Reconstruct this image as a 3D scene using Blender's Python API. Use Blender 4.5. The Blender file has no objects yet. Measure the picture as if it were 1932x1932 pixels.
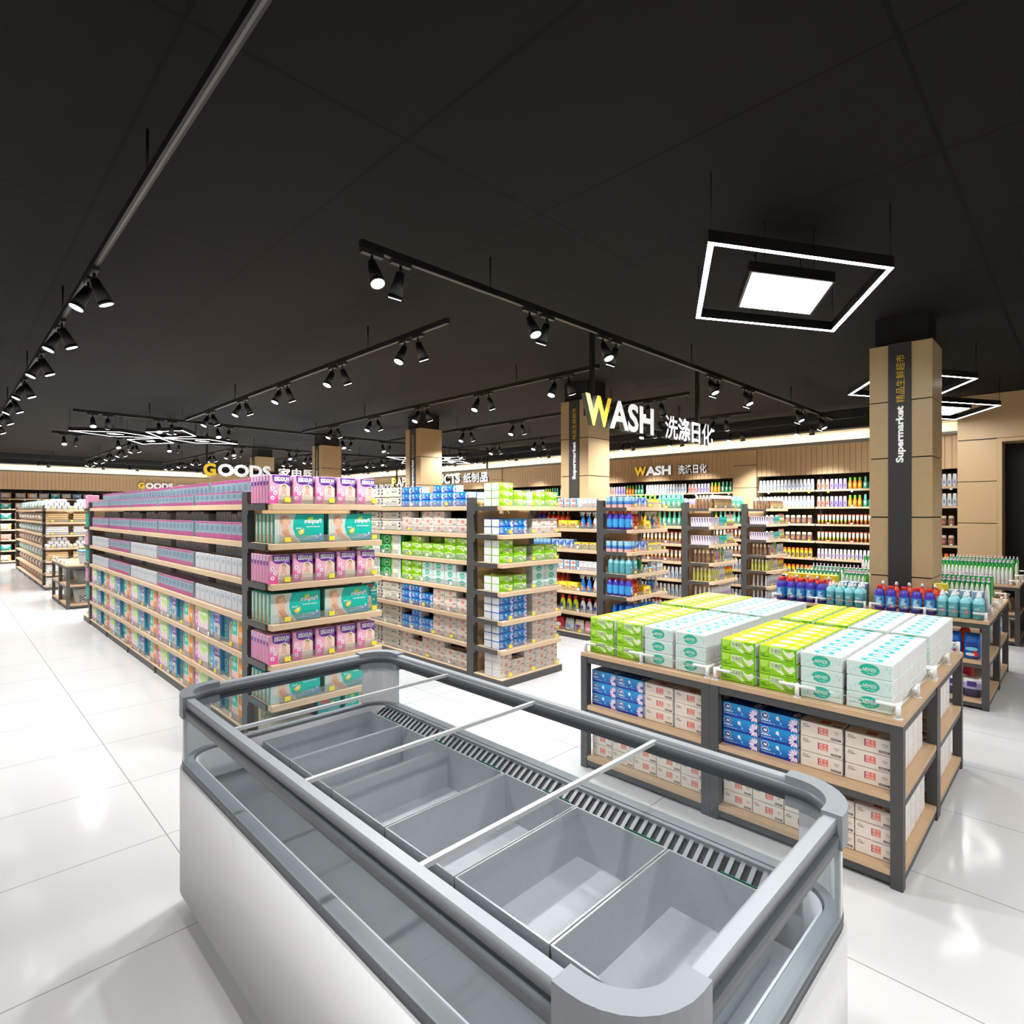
import bpy, math, random
from mathutils import Vector, Matrix
R = random.Random(11)
SC = bpy.context.scene
COL = SC.collection
PI = math.pi
ORD = 'zeroth first second third fourth fifth sixth seventh eighth ninth tenth eleventh twelfth thirteenth fourteenth fifteenth sixteenth seventeenth eighteenth nineteenth twentieth'.split()
TENS = {2: 'twenty', 3: 'thirty', 4: 'forty', 5: 'fifty'}
def nth(i):
    if i <= 20: return ORD[i]
    t, r = divmod(i, 10)
    return TENS[t] + '-' + ORD[r] if r else TENS[t][:-1] + 'ieth'
LEVEL = ['top', 'second', 'third', 'fourth', 'fifth', 'sixth', 'bottom']
LAYER3 = ['bottom', 'middle', 'top', 'fourth']

# ------------------------------------------------------------ materials
def lin(c):
    return tuple(((x / 255) / 12.92 if x / 255 <= .04045 else ((x / 255 + .055) / 1.055) ** 2.4) for x in c) + (1,)
MATS = {}
def M(rgb, rough=.5, metal=0.0, emit=0.0, var=0.0, scale=12, name=None, coat=0):
    key = (rgb, rough, metal, emit, var, scale, coat)
    if key in MATS: return MATS[key]
    m = bpy.data.materials.new(name or 'paint_%d_%d_%d' % rgb)
    m.use_nodes = True
    nt = m.node_tree; b = nt.nodes['Principled BSDF']
    b.inputs['Base Color'].default_value = lin(rgb)
    b.inputs['Roughness'].default_value = rough
    b.inputs['Metallic'].default_value = metal
    if coat: b.inputs['Coat Weight'].default_value = coat
    if emit:
        if emit < 15: m.cycles.emission_sampling = 'NONE'
        b.inputs['Emission Color'].default_value = lin(rgb)
        b.inputs['Emission Strength'].default_value = emit
    if var:
        tc = nt.nodes.new('ShaderNodeTexCoord'); n = nt.nodes.new('ShaderNodeTexNoise')
        n.inputs['Scale'].default_value = scale; n.inputs['Detail'].default_value = 3
        mx = nt.nodes.new('ShaderNodeMix'); mx.data_type = 'RGBA'
        a = lin(rgb)
        mx.inputs[6].default_value = tuple(min(1, x * (1 - var)) for x in a[:3]) + (1,)
        mx.inputs[7].default_value = tuple(min(1, x * (1 + var)) for x in a[:3]) + (1,)
        nt.links.new(tc.outputs['Object'], n.inputs['Vector'])
        nt.links.new(n.outputs['Fac'], mx.inputs[0]); nt.links.new(mx.outputs[2], b.inputs['Base Color'])
    MATS[key] = m
    return m
def wood(name, rgb, var=.16, sc=(3, 3, 40), rough=.45):
    """oak laminate: noise stretched along the grain"""
    m = bpy.data.materials.new(name); m.use_nodes = True
    nt = m.node_tree; b = nt.nodes['Principled BSDF']
    tc = nt.nodes.new('ShaderNodeTexCoord'); mp = nt.nodes.new('ShaderNodeMapping'); n = nt.nodes.new('ShaderNodeTexNoise')
    mp.inputs['Scale'].default_value = sc
    n.inputs['Scale'].default_value = 2.2; n.inputs['Detail'].default_value = 5; n.inputs['Roughness'].default_value = .65
    mx = nt.nodes.new('ShaderNodeMix'); mx.data_type = 'RGBA'
    a = lin(rgb)
    mx.inputs[6].default_value = tuple(x * (1 - var) for x in a[:3]) + (1,)
    mx.inputs[7].default_value = tuple(min(1, x * (1 + var)) for x in a[:3]) + (1,)
    nt.links.new(tc.outputs['Object'], mp.inputs['Vector']); nt.links.new(mp.outputs['Vector'], n.inputs['Vector'])
    nt.links.new(n.outputs['Fac'], mx.inputs[0]); nt.links.new(mx.outputs[2], b.inputs['Base Color'])
    b.inputs['Roughness'].default_value = rough
    return m
def gridmat(name, rgb, line, x0, dx, y0, dy, hw, rough, var=.0, scale=1.5, spec=.5):
    """panels or tiles: joint lines where object coordinates meet a grid"""
    m = bpy.data.materials.new(name); m.use_nodes = True
    nt = m.node_tree; L = nt.links; b = nt.nodes['Principled BSDF']
    tc = nt.nodes.new('ShaderNodeTexCoord'); sp = nt.nodes.new('ShaderNodeSeparateXYZ')
    L.new(tc.outputs['Object'], sp.inputs[0])
    def mth(op, a, bb):
        n = nt.nodes.new('ShaderNodeMath'); n.operation = op
        for i, q in ((0, a), (1, bb)):
            if q is None: continue
            if isinstance(q, (int, float)): n.inputs[i].default_value = q
            else: L.new(q, n.inputs[i])
        return n.outputs[0]
    res = []
    for ax, o0, dd in (('X', x0, dx), ('Y', y0, dy)):
        t = mth('SUBTRACT', sp.outputs[ax], o0 - dd / 2)
        t = mth('DIVIDE', t, dd); t = mth('FRACT', t, None); t = mth('SUBTRACT', t, .5); t = mth('ABSOLUTE', t, None)
        res.append(mth('LESS_THAN', t, hw / dd))
    f = mth('MAXIMUM', res[0], res[1])
    base = nt.nodes.new('ShaderNodeMix'); base.data_type = 'RGBA'
    a = lin(rgb)
    base.inputs[6].default_value = tuple(x * (1 - var) for x in a[:3]) + (1,)
    base.inputs[7].default_value = tuple(min(1, x * (1 + var)) for x in a[:3]) + (1,)
    n = nt.nodes.new('ShaderNodeTexNoise'); n.inputs['Scale'].default_value = scale; n.inputs['Detail'].default_value = 6
    n.inputs['Distortion'].default_value = 1.2
    L.new(tc.outputs['Object'], n.inputs['Vector']); L.new(n.outputs['Fac'], base.inputs[0])
    mx = nt.nodes.new('ShaderNodeMix'); mx.data_type = 'RGBA'
    L.new(f, mx.inputs[0]); L.new(base.outputs[2], mx.inputs[6]); mx.inputs[7].default_value = lin(line)
    L.new(mx.outputs[2], b.inputs['Base Color'])
    b.inputs['Roughness'].default_value = rough
    b.inputs['Specular IOR Level'].default_value = spec
    return m
def clear(name, tint, gloss=.06, rough=.03, facing=.0):
    m = bpy.data.materials.new(name); m.use_nodes = True
    nt = m.node_tree; nt.nodes.remove(nt.nodes['Principled BSDF'])
    out = nt.nodes['Material Output']
    t = nt.nodes.new('ShaderNodeBsdfTransparent'); t.inputs[0].default_value = tuple(tint) + (1,)
    g = nt.nodes.new('ShaderNodeBsdfGlossy'); g.inputs['Roughness'].default_value = rough
    d = nt.nodes.new('ShaderNodeBsdfDiffuse'); d.inputs[0].default_value = (.62, .66, .68, 1); m1 = nt.nodes.new('ShaderNodeMixShader'); m1.inputs[0].default_value = facing
    nt.links.new(t.outputs[0], m1.inputs[1]); nt.links.new(d.outputs[0], m1.inputs[2]); t = m1
    mx = nt.nodes.new('ShaderNodeMixShader'); mx.inputs[0].default_value = gloss
    nt.links.new(t.outputs[0], mx.inputs[1]); nt.links.new(g.outputs[0], mx.inputs[2])
    nt.links.new(mx.outputs[0], out.inputs[0])
    return m

OAK = wood('shelf_oak', (212, 184, 152), .14, (6, 6, 60))
OAK_TOP = wood('table_oak', (196, 164, 130), .16, (30, 3, 3))
OAK_END = wood('end_panel_oak', (216, 178, 136), .1, (6, 6, 2))
CLAD = wood('pillar_oak', (208, 178, 137), .1, (4, 4, 26), .4)
SLAT = wood('slat_oak', (212, 178, 136), .1, (24, 24, 2), .5)
STEEL = M((66, 66, 66), .45, .0, name='charcoal_steel')
SHADE = M((150, 122, 96), .6, name='shelf_underside')  # oak darkened underneath: shelf shade put into the colour
DKBROWN = M((44, 36, 30), .7, name='dark_brown_panel')
BLACK = M((12, 12, 12), .5, name='black_paint')
FIXT = M((17, 17, 17), .5, name='black_fixture')
WHITE = M((238, 238, 238), .45, name='white_plastic')
GUARD = clear('clear_acrylic', (.90, .89, .88), .03, .1, .12)
GLASS = clear('freezer_glass', (.90, .935, .945), .05, .03, .02)
YTAG = M((245, 225, 50), .6, name='yellow_card'); WTAG = M((235, 235, 232), .6, name='white_card')
LAMP = M((255, 252, 245), .5, emit=14.0, name="lamp_lens")
PANEL = M((255, 253, 250), .5, emit=30.0, name="led_panel")

# ------------------------------------------------------------ mesh builder
TXT = {}
def text_geo(body, bold=.0, extrude=0.0):
    k = (body, bold, extrude)
    if k not in TXT:
        c = bpy.data.curves.new('lettering_source', 'FONT'); c.body = body; c.resolution_u = 3; c.offset = bold; c.extrude = extrude
        o = bpy.data.objects.new('lettering_source', c); COL.objects.link(o)
        me = bpy.data.meshes.new_from_object(o)
        vs = [v.co.copy() for v in me.vertices]; fs = [tuple(p.vertices) for p in me.polygons]; ns = [p.normal.copy() for p in me.polygons]
        bpy.data.objects.remove(o); bpy.data.meshes.remove(me); bpy.data.curves.remove(c)
        TXT[k] = (vs, fs, ns)
    return TXT[k]

class MB:
    def __init__(s):
        s.v = []; s.f = []; s.m = []; s.sm = []; s.mats = []
    def mi(s, m):
        if m not in s.mats: s.mats.append(m)
        return s.mats.index(m)
    def face(s, pts, m, smooth=False):
        b = len(s.v); s.v.extend(tuple(p) for p in pts); s.f.append(tuple(range(b, b + len(pts)))); s.m.append(s.mi(m)); s.sm.append(smooth)
    def box(s, x0, y0, z0, x1, y1, z1, m, c=0.0, fm=None):
        """box with chamfered edges; fm overrides single faces by '-x' '+x' '-y' '+y' '-z' '+z'"""
        lo = (x0, y0, z0); hi = (x1, y1, z1); cen = Vector(((x0 + x1) / 2, (y0 + y1) / 2, (z0 + z1) / 2))
        fm = fm or {}
        def put(pts, mm):
            pts = [Vector(p) for p in pts]
            n = (pts[1] - pts[0]).cross(pts[2] - pts[1]); mid = sum(pts, Vector()) / len(pts)
            if n.dot(mid - cen) < 0: pts.reverse()
            s.face(pts, mm)
        def P(sg, a):
            return [(hi[i] if sg[i] else lo[i]) if i == a else ((hi[i] - c) if sg[i] else (lo[i] + c)) for i in range(3)]
        for a in range(3):
            b, d = (a + 1) % 3, (a + 2) % 3
            for q in (0, 1):
                pts = []
                for i, j in ((0, 0), (1, 0), (1, 1), (0, 1)):
                    sg = [0, 0, 0]; sg[a] = q; sg[b] = i; sg[d] = j
                    pts.append(P(sg, a))
                put(pts, fm.get('-+'[q] + 'xyz'[a], m))
            if c:
                for i in (0, 1):
                    for j in (0, 1):
                        s0 = [0, 0, 0]; s0[b] = i; s0[d] = j; s1 = list(s0); s1[a] = 1
                        put([P(s0, b), P(s1, b), P(s1, d), P(s0, d)], m)
        if c:
            for i in range(8):
                sg = [i & 1, (i >> 1) & 1, (i >> 2) & 1]
                put([P(sg, 0), P(sg, 1), P(sg, 2)], m)
        return s
    def lathe(s, prof, seg=12, at=(0, 0, 0), sy=1.0, p=2.0, smooth=True):
        """prof: (radius, z, material of the band up to the next point); p > 2 squares the section"""
        rings = []
        for r, z, m in prof:
            ring = []
            for k in range(seg):
                a = 2 * PI * (k + .5) / seg; ca, sa = math.cos(a), math.sin(a)
                f = (abs(ca) ** p + abs(sa) ** p) ** (-1 / p)
                ring.append((at[0] + r * f * ca, at[1] + r * f * sa * sy, at[2] + z))
            rings.append(ring)
        for i in range(len(rings) - 1):
            for k in range(seg):
                k2 = (k + 1) % seg
                s.face([rings[i][k], rings[i][k2], rings[i + 1][k2], rings[i + 1][k]], prof[i][2], smooth)
        if prof[0][0] > 1e-4: s.face(rings[0][::-1], prof[0][2])
        if prof[-1][0] > 1e-4: s.face(rings[-1], prof[-1][2])
        return s
    def cyl(s, a, b, r0, r1, m, seg=10, mtop=None):
        a, b = Vector(a), Vector(b); d = (b - a).normalized()
        u = d.orthogonal().normalized(); w = d.cross(u)
        ra = [a + (u * math.cos(2 * PI * k / seg) + w * math.sin(2 * PI * k / seg)) * r0 for k in range(seg)]
        rb = [b + (u * math.cos(2 * PI * k / seg) + w * math.sin(2 * PI * k / seg)) * r1 for k in range(seg)]
        for k in range(seg):
            s.face([ra[k], ra[(k + 1) % seg], rb[(k + 1) % seg], rb[k]], m, True)
        s.face(ra[::-1], m); s.face(rb, mtop or m)
        return s
    def prism(s, pts, z0, z1, m, mtop=None):
        """vertical prism over a counter-clockwise outline"""
        n = len(pts)
        s.face([(x, y, z0) for x, y in pts][::-1], m); s.face([(x, y, z1) for x, y in pts], mtop or m)
        for k in range(n):
            a, b = pts[k], pts[(k + 1) % n]
            s.face([(a[0], a[1], z0), (b[0], b[1], z0), (b[0], b[1], z1), (a[0], a[1], z1)], m)
        return s
    def art(s, o, u, v, w, h):
        return Art(s, o, u, v, w, h)
    def mesh(s, name):
        me = bpy.data.meshes.new(name)
        me.from_pydata(s.v, [], s.f)
        for m in s.mats: me.materials.append(m)
        me.polygons.foreach_set('material_index', s.m)
        me.polygons.foreach_set('use_smooth', s.sm)
        if any(s.sm):  # weld so that smooth bands shade as one surface
            import bmesh
            bm = bmesh.new(); bm.from_mesh(me); bmesh.ops.remove_doubles(bm, verts=bm.verts, dist=1e-5); bm.to_mesh(me); bm.free()
        me.update()
        return me

class Art:
    """print on a face: o lower corner, u and v unit directions, w x h the face; coordinates run 0..1"""
    def __init__(s, mb, o, u, v, w, h):
        s.mb = mb; s.o = Vector(o); s.u = Vector(u); s.v = Vector(v); s.w = w; s.h = h; s.n = s.u.cross(s.v); s.k = 0
    def P(s, x, y):
        return s.o + s.u * (x * s.w) + s.v * (y * s.h) + s.n * (.00006 * s.k + .0001)
    def pol(s, pts, m):
        s.k += 1
        ar = sum(pts[i - 1][0] * pts[i][1] - pts[i][0] * pts[i - 1][1] for i in range(len(pts)))
        if ar < 0: pts = pts[::-1]
        s.mb.face([s.P(x, y) for x, y in pts], m); return s
    def rect(s, x0, y0, x1, y1, m): return s.pol([(x0, y0), (x1, y0), (x1, y1), (x0, y1)], m)
    def ell(s, cx, cy, rx, ry, m, seg=14, a0=0, a1=2 * PI):
        return s.pol([(cx + rx * math.cos(a0 + (a1 - a0) * k / seg), cy + ry * math.sin(a0 + (a1 - a0) * k / seg)) for k in range(seg if a1 - a0 > 6.2 else seg + 1)], m)
    def ring(s, cx, cy, rx, ry, t, m, seg=16):
        s.k += 1
        for k in range(seg):
            a, b = 2 * PI * k / seg, 2 * PI * (k + 1) / seg
            s.mb.face([s.P(cx + rx * f * math.cos(q), cy + ry * f * math.sin(q)) for f, q in ((1 - t, a), (1, a), (1, b), (1 - t, b))], m)
        return s
    def txt(s, body, x0, y0, x1, y1, m, mirror=False, bold=.0, turn=False):
        s.k += 1
        vs, fs, ns = text_geo(body, bold)
        X0, X1 = min(q.x for q in vs), max(q.x for q in vs); Y0, Y1 = min(q.y for q in vs), max(q.y for q in vs)
        pts = []
        for q in vs:
            a, b = (q.x - X0) / (X1 - X0), (q.y - Y0) / (Y1 - Y0)
            if turn: a, b = 1 - b, a
            if mirror: a = 1 - a
            pts.append(s.P(x0 + (x1 - x0) * a, y0 + (y1 - y0) * b))
        for f in fs:
            ps = [pts[i] for i in f]
            s.mb.face(ps[::-1] if mirror else ps, m)
        return s
    def marks(s, x0, y0, x1, y1, n, m):
        """a line of print too small to read: short dashes"""
        s.k += 1
        for i in range(n):
            a = x0 + (x1 - x0) * i / n; b = a + (x1 - x0) / n * (.55 + .3 * R.random())
            s.mb.face([s.P(a, y0), s.P(b, y0), s.P(b, y1), s.P(a, y1)], m)
        return s
def front(mb, w, d, h, z=0): return mb.art((-w / 2, -d / 2, z), (1, 0, 0), (0, 0, 1), w, h)
def topart(mb, w, d, h): return mb.art((-w / 2, -d / 2, h), (1, 0, 0), (0, 1, 0), w, d)
def sideart(mb, w, d, h): return mb.art((-w / 2, d / 2, 0), (0, -1, 0), (0, 0, 1), d, h)     # the -X end
def sideart2(mb, w, d, h): return mb.art((w / 2, -d / 2, 0), (0, 1, 0), (0, 0, 1), d, h)    # the +X end

# ------------------------------------------------------------ objects
KIDS = {}
def link(name, data, parent=None, loc=None, rot=None):
    o = bpy.data.objects.new(name, data); COL.objects.link(o)
    if parent is not None:
        o.parent = parent; KIDS.setdefault(parent.name, []).append(o)
    if loc is not None: o.location = loc
    if rot is not None: o.rotation_euler = (0, 0, rot)
    return o
def part(name, mb, parent, label=None):
    o = link(name, mb.mesh(name) if isinstance(mb, MB) else mb, parent)
    if label: o['label'] = label
    return o
def tag(o, label, cat, group=None):
    o['label'] = label; o['category'] = cat
    if group: o['group'] = group
    return o
def thing(name, label, cat, loc=(0, 0, 0), rot=0, group=None, mesh=None):
    return tag(link(name, mesh.mesh(name) if isinstance(mesh, MB) else mesh, None, loc, rot), label, cat, group)
def struct(name, mb, parent=None):
    o = link(name, mb.mesh(name) if mb is not None else None, parent)
    if parent is None: o['kind'] = 'structure'
    return o
def copy_tree(o, parent=None):
    c = o.copy(); COL.objects.link(c)
    if parent is not None: c.parent = parent
    for ch in KIDS.get(o.name, ()): copy_tree(ch, c)
    return c
class Proto:
    """a product: the first put() makes the object itself, later ones copy it with its parts"""
    def __init__(s, name, cat, mb, parts=()):
        s.name = name; s.cat = cat; s.me = mb.mesh(name); s.first = None; s.n = 0
        s.parts = [(pn, pm.mesh(pn)) for pn, pm in parts]
    def put(s, loc, rot, label, group, scale=None):
        if s.first is None:
            o = s.first = thing(s.name, label, s.cat, loc, rot, group, s.me)
            for pn, pm in s.parts: part(pn, pm, o)
        else:
            o = copy_tree(s.first); o.location = loc; o.rotation_euler = (0, 0, rot)
            tag(o, label, s.cat, group); o.scale = (1, 1, 1)
        if scale: o.scale = scale
        s.n += 1
        return o
FX = -PI / 2   # facing -X (towards the open aisle)
FY = 0.0       # facing -Y (end shelves)
# ============================================================ the setting
ZC = 3.53                       # ceiling
XW, YW = 12.0, 24.3             # fronts of the wall shelving
FLOOR = gridmat('polished_tile', (202, 202, 202), (146, 146, 146), .82, .78, .92, .8, .0028, .10, .03, 1.1)
CEIL = gridmat('ceiling_board', (14, 13, 13), (0, 0, 0), .657, 1.007, .517, 1.905, .011, .85, .05, 3, .2)
PLASTER = M((200, 190, 175), .8, name='cream_plaster')
struct('floor', MB().box(-3.6, -3.6, -.1, 12.9, 25.2, 0, FLOOR))
struct('ceiling', MB().box(-3.6, -3.6, ZC, 12.9, 25.2, ZC + .12, CEIL))
struct('wall_right', MB().box(12.46, .95, 0, 12.6, 25.2, ZC, DKBROWN))
struct('wall_far', MB().box(-3.6, 24.76, 0, 12.9, 24.9, ZC, DKBROWN))
struct('wall_left', MB().box(-3.75, -3.6, 0, -3.6, 25.2, ZC, PLASTER))
struct('wall_back', MB().box(-3.6, -3.75, 0, 12.9, -3.6, ZC, PLASTER))

def slats_x(x, y0, y1, z0, z1, pitch=.094):      # slat fascia whose face looks to -X
    mb = MB(); n = round((y1 - y0) / pitch); p = (y1 - y0) / n
    mb.box(x + .012, y0, z0, x + .44, y1, z1, DKBROWN)
    for i in range(n):
        mb.box(x, y0 + i * p + .003, z0, x + .012, y0 + (i + 1) * p - .003, z1, SLAT)
    return mb
def slats_y(y, x0, x1, z0, z1, pitch=.1):
    mb = MB(); n = round((x1 - x0) / pitch); p = (x1 - x0) / n
    mb.box(x0, y + .012, z0, x1, y + .44, z1, DKBROWN)
    for i in range(n):
        mb.box(x0 + i * p + .003, y, z0, x0 + (i + 1) * p - .003, y + .012, z1, SLAT)
    return mb
CREAM = M((252, 242, 216), .7, name='cove_paint')
GREY = M((120, 118, 115), .5, name='grey_trim')
GLOW = M((255, 236, 195), .5, emit=60, name='cove_led')
PIL = [5.05, 8.85, 12.65, 16.45, 20.25]          # pilasters along the right-hand wall
edges = [1.47] + [v for p in PIL for v in (p - .25, p + .25)] + [24.3]
runs = [(edges[i], edges[i + 1]) for i in range(0, len(edges), 2)]
tn = 1
for a, b in runs:
    struct('trim_%d' % tn, slats_x(XW, a, b, 2.379, 2.945)); tn += 1
c = MB()                                          # lit cove above the fascia
c.box(XW - .13, 1.47, 2.945, XW + .44, YW, 2.962, GREY); c.box(XW - .13, 1.47, 2.962, XW - .11, YW, 2.993, GREY)
c.box(XW + .10, 1.47, 2.962, XW + .12, YW, 3.172, CREAM)
c.box(XW - .16, 1.47, 3.172, XW + .44, YW, 3.205, GREY); c.box(XW - .1, 1.47, 3.205, XW + .44, YW, ZC, BLACK)
cove1 = struct('trim_%d' % tn, c); tn += 1
struct('led_strip', MB().box(XW - .10, 1.5, 2.963, XW - .07, YW - .1, 2.970, GLOW), cove1)
struct('trim_%d' % tn, slats_y(YW, -3.6, 7.44, 2.379, 2.945)); tn += 1
c = MB()
c.box(-3.6, YW - .13, 2.945, 7.44, YW + .44, 2.962, GREY); c.box(-3.6, YW - .13, 2.962, 7.44, YW - .11, 2.993, GREY)
c.box(-3.6, YW + .10, 2.962, 7.44, YW + .12, 3.172, CREAM)
c.box(-3.6, YW - .16, 3.172, 7.44, YW + .44, 3.205, GREY); c.box(-3.6, YW - .1, 3.205, 12, YW + .44, ZC, BLACK)
cove2 = struct('trim_%d' % tn, c); tn += 1
struct('led_strip', MB().box(-3.5, YW - .10, 2.963, 7.4, YW - .07, 2.970, GLOW), cove2)
def cladding(x0, y0, x1, y1, z1, joints, m=CLAD, z0=0):
    mb = MB(); zs = [z0] + [j for j in sorted(joints) if z0 < j < z1] + [z1]
    mb.box(x0 + .012, y0 + .012, z0, x1 - .012, y1 - .012, z1 - .01, BLACK)
    for a, b in zip(zs, zs[1:]):
        mb.box(x0, y0, a + .006, x1, y1, b - .006, m)
    return mb
for p in PIL:
    struct('trim_%d' % tn, cladding(XW - .04, p - .25, XW + .44, p + .25, 2.945, (.48, 1.04, 1.6, 2.16, 2.63))); tn += 1
struct('trim_%d' % tn, cladding(7.44, YW - .05, 9.3, YW + .44, 3.2, (.48, 1.04, 1.6, 2.16, 2.71))); tn += 1
struct('trim_%d' % tn, slats_y(YW, 9.3, XW, 2.2, 3.2)); tn += 1
# portal at the end of the right-hand wall
XP = 11.8
pt = cladding(XP, .97, XP + .66, 1.467, 2.81, (.82, 1.47, 2.14))
pt.box(XP, -1.6, 2.822, XP + .66, 1.467, ZC, CLAD); pt.box(XP + .012, .98, 2.8, XP + .6, 1.45, 2.83, BLACK)
door = struct('door_1', pt)
struct('door_return', MB().box(XP + .004, .91, 0, XP + .5, .97, 2.815, CLAD).box(XP + .004, -1.55, 2.76, XP + .5, .91, 2.815, CLAD), door)
struct('dark_room', MB().box(12.5, -1.6, 0, 12.55, .97, 2.822, BLACK).box(XP + .2, -1.62, 0, 12.5, -1.6, 2.822, BLACK), door)  # black sheets stand in for the unlit room beyond
struct('wall_front', MB().box(XP, -3.6, 0, XP + .3, -1.6, ZC, CLAD))

# ============================================================ pillars
XC = 6.45; CW = .503
def pillar(i, y0, where):
    x1, y1 = XC + CW, y0 + CW
    root = thing('pillar', 'oak clad square pillar with a dark lettered band, ' + where, 'pillar', (XC, y0, 0))
    root['kind'] = 'structure'; root['group'] = 'oak pillars along the aisles'
    part('cladding', cladding(0, 0, CW, CW, 3.257, (.48, 1.037, 1.6, 2.166, 2.707)), root)
    part('neck', MB().box(.04, .04, 3.25, CW - .04, CW - .04, ZC, BLACK), root, 'matt black neck up to the ceiling')
    s = MB().box(-.008, .159, 0, .02, .346, 3.257, M((52, 52, 53), .5, var=.08, scale=60, name='dark_band'))
    band = part('band', s, root, 'charcoal vertical band')
    a = MB(); A = a.art((-.009, .346, 0), (0, -1, 0), (0, 0, 1), .187, 3.257)
    # text turned to read upwards: u runs to the viewer's right
    A.txt('Supermarket', .34, 2.12 / 3.257, .76, 2.655 / 3.257, M((250, 250, 250), .5, emit=.5), turn=True, bold=.035)
    A.txt('精品生鲜超市', .34, 2.69 / 3.257, .72, 3.14 / 3.257, M((222, 180, 10), .5, emit=.12), turn=True, bold=.0)
    part('lettering', a, band, 'white word Supermarket below yellow Chinese characters')
for i, (y0, w) in enumerate(((.985, 'standing amid the detergent display tables'), (4.93, 'beside the hanging wash sign'),
                             (8.9, 'beyond the paper goods shelving'), (12.87, 'fourth along from the display tables'), (16.85, 'farthest one, by the goods sign'))):
    pillar(i, y0, w)

# ============================================================ signs
YEL = M((250, 205, 55), .5, emit=.55, name='yellow_sign_face'); WSN = M((250, 250, 250), .5, emit=.7, name='white_sign_face')
def letters(body, w, h, d, mface, bold):
    """raised lettering from x=0..w, z=0..h, face looking to -Y"""
    vs, fs, ns = text_geo(body, bold, .25)
    X0, X1 = min(q.x for q in vs), max(q.x for q in vs); Y0, Y1 = min(q.y for q in vs), max(q.y for q in vs); Z1 = max(q.z for q in vs)
    mb = MB(); side = M((58, 56, 54), .5)
    for f, n in zip(fs, ns):
        pts = [((vs[i].x - X0) / (X1 - X0) * w, -vs[i].z / Z1 * d / 2, (vs[i].y - Y0) / (Y1 - Y0) * h) for i in f]
        mb.face(pts, mface if n.z > .9 else side)
    return mb
def sign(name, label, loc, rot, pieces, rods, h, d=.06, bar=True):
    t = thing(name, label, 'sign', loc, rot)
    for pn, body, x0, x1, z0, z1, mf, bold in pieces:
        o = part(pn, letters(body, x1 - x0, z1 - z0, d, mf, bold), t); o.location = (x0, 0, z0)
    if bar:
        L = max(p[3] for p in pieces)
        part('bar', MB().box(.08, .03, h * .32, L - .1, .06, h * .58, FIXT), t)
    for x in rods:
        part('hanging_rod', MB().box(x - .02, .03, h * .4, x + .02, .07, ZC - loc[2], FIXT), t)
    return t
sign('hanging_sign', 'large hanging WASH sign with yellow initial and white Chinese characters', (4.53, 3.525, 2.525), 0,
     [('initial_letter', 'W', 0, .44, 0, .31, YEL, .035), ('lettering', 'ASH', .41, 1.27, 0, .31, WSN, .03), ('lettering', '洗涤日化', 1.52, 2.74, .0, .28, WSN, .012)],
     (.21, 2.47), .31)
sign('hanging_sign', 'hanging GOODS sign with yellow initial, above the towel shelves', (4.44, 14.88, 2.525), 0,
     [('initial_letter', 'G', 0, .28, 0, .305, YEL, .045), ('lettering', 'OODS', .32, 1.60, 0, .305, WSN, .045), ('lettering', '家电厨具', 1.79, 3.13, 0, .28, WSN, .015)],
     (.1, 2.9), .305)
sign('hanging_sign', 'hanging PAPER PRODUCTS sign with yellow initial, partly behind a pillar', (11.2, 17.1, 2.525), -PI / 2,
     [('initial_letter', 'P', 0, .26, 0, .305, YEL, .04), ('lettering', 'APER PRODUCTS', .29, 3.68, 0, .305, WSN, .035), ('lettering', '纸制品', 3.86, 4.93, 0, .29, WSN, .015)],
     (.17, 4.83), .305)
sign('wall_sign', 'small WASH sign on the slatted oak fascia above shampoo shelves', (XW - .02, 7.74, 2.515), -PI / 2,
     [('initial_letter', 'W', 0, .33, 0, .22, YEL, .05), ('lettering', 'ASH', .31, .98, 0, .22, WSN, .045), ('lettering', '洗涤日化', 1.16, 1.85, 0, .205, WSN, .015)], (), .22, .04, False)
sign('wall_sign', 'small PAPER PRODUCTS sign on the slatted oak fascia, half hidden', (XW - .02, 20.15, 2.49), -PI / 2,
     [('initial_letter', 'P', 0, .17, 0, .22, YEL, .045), ('lettering', 'APER PRODUCTS', .2, 2.5, 0, .22, WSN, .035), ('lettering', '纸制品', 2.65, 3.35, 0, .2, WSN, .015)], (), .22, .04, False)
sign('wall_sign', 'small GOODS sign on the far slatted fascia above the pillow shelves', (5.08, YW - .02, 2.5), 0,
     [('initial_letter', 'G', 0, .2, 0, .22, YEL, .045), ('lettering', 'OODS', .23, 1.12, 0, .22, WSN, .045), ('lettering', '家电厨具', 1.3, 2.2, 0, .2, WSN, .015)], (), .22, .04, False)

# ============================================================ track lights
ZT = 3.257
spot_me = {}
def spot_protos():
    tilt = math.radians(24)
    body = MB(); ax = Vector((0, -math.sin(tilt), -math.cos(tilt)))
    p0 = Vector((0, 0, -.07)); p1 = p0 + ax * .165
    body.cyl(p0, p1 - ax * .02, .026, .046, FIXT, 14); body.cyl(p1 - ax * .02, p1, .048, .048, FIXT, 14)
    lens = MB(); lens.cyl(p1, p1 + ax * .003, .041, .041, LAMP, 14)
    ad = MB(); ad.box(-.075, -.018, -.03, .075, .018, -.003, M((40, 40, 41), .4)); ad.cyl((0, 0, -.03), (0, 0, -.075), .009, .009, FIXT, 8)
    return Proto('track_spotlight', 'spotlight', ad, (('housing', body), ('lens', lens))), p1 + ax * .02, ax
SPOT, LP, LA = spot_protos()
SLIGHT = bpy.data.lights.new('spot_beam', 'SPOT')
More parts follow.
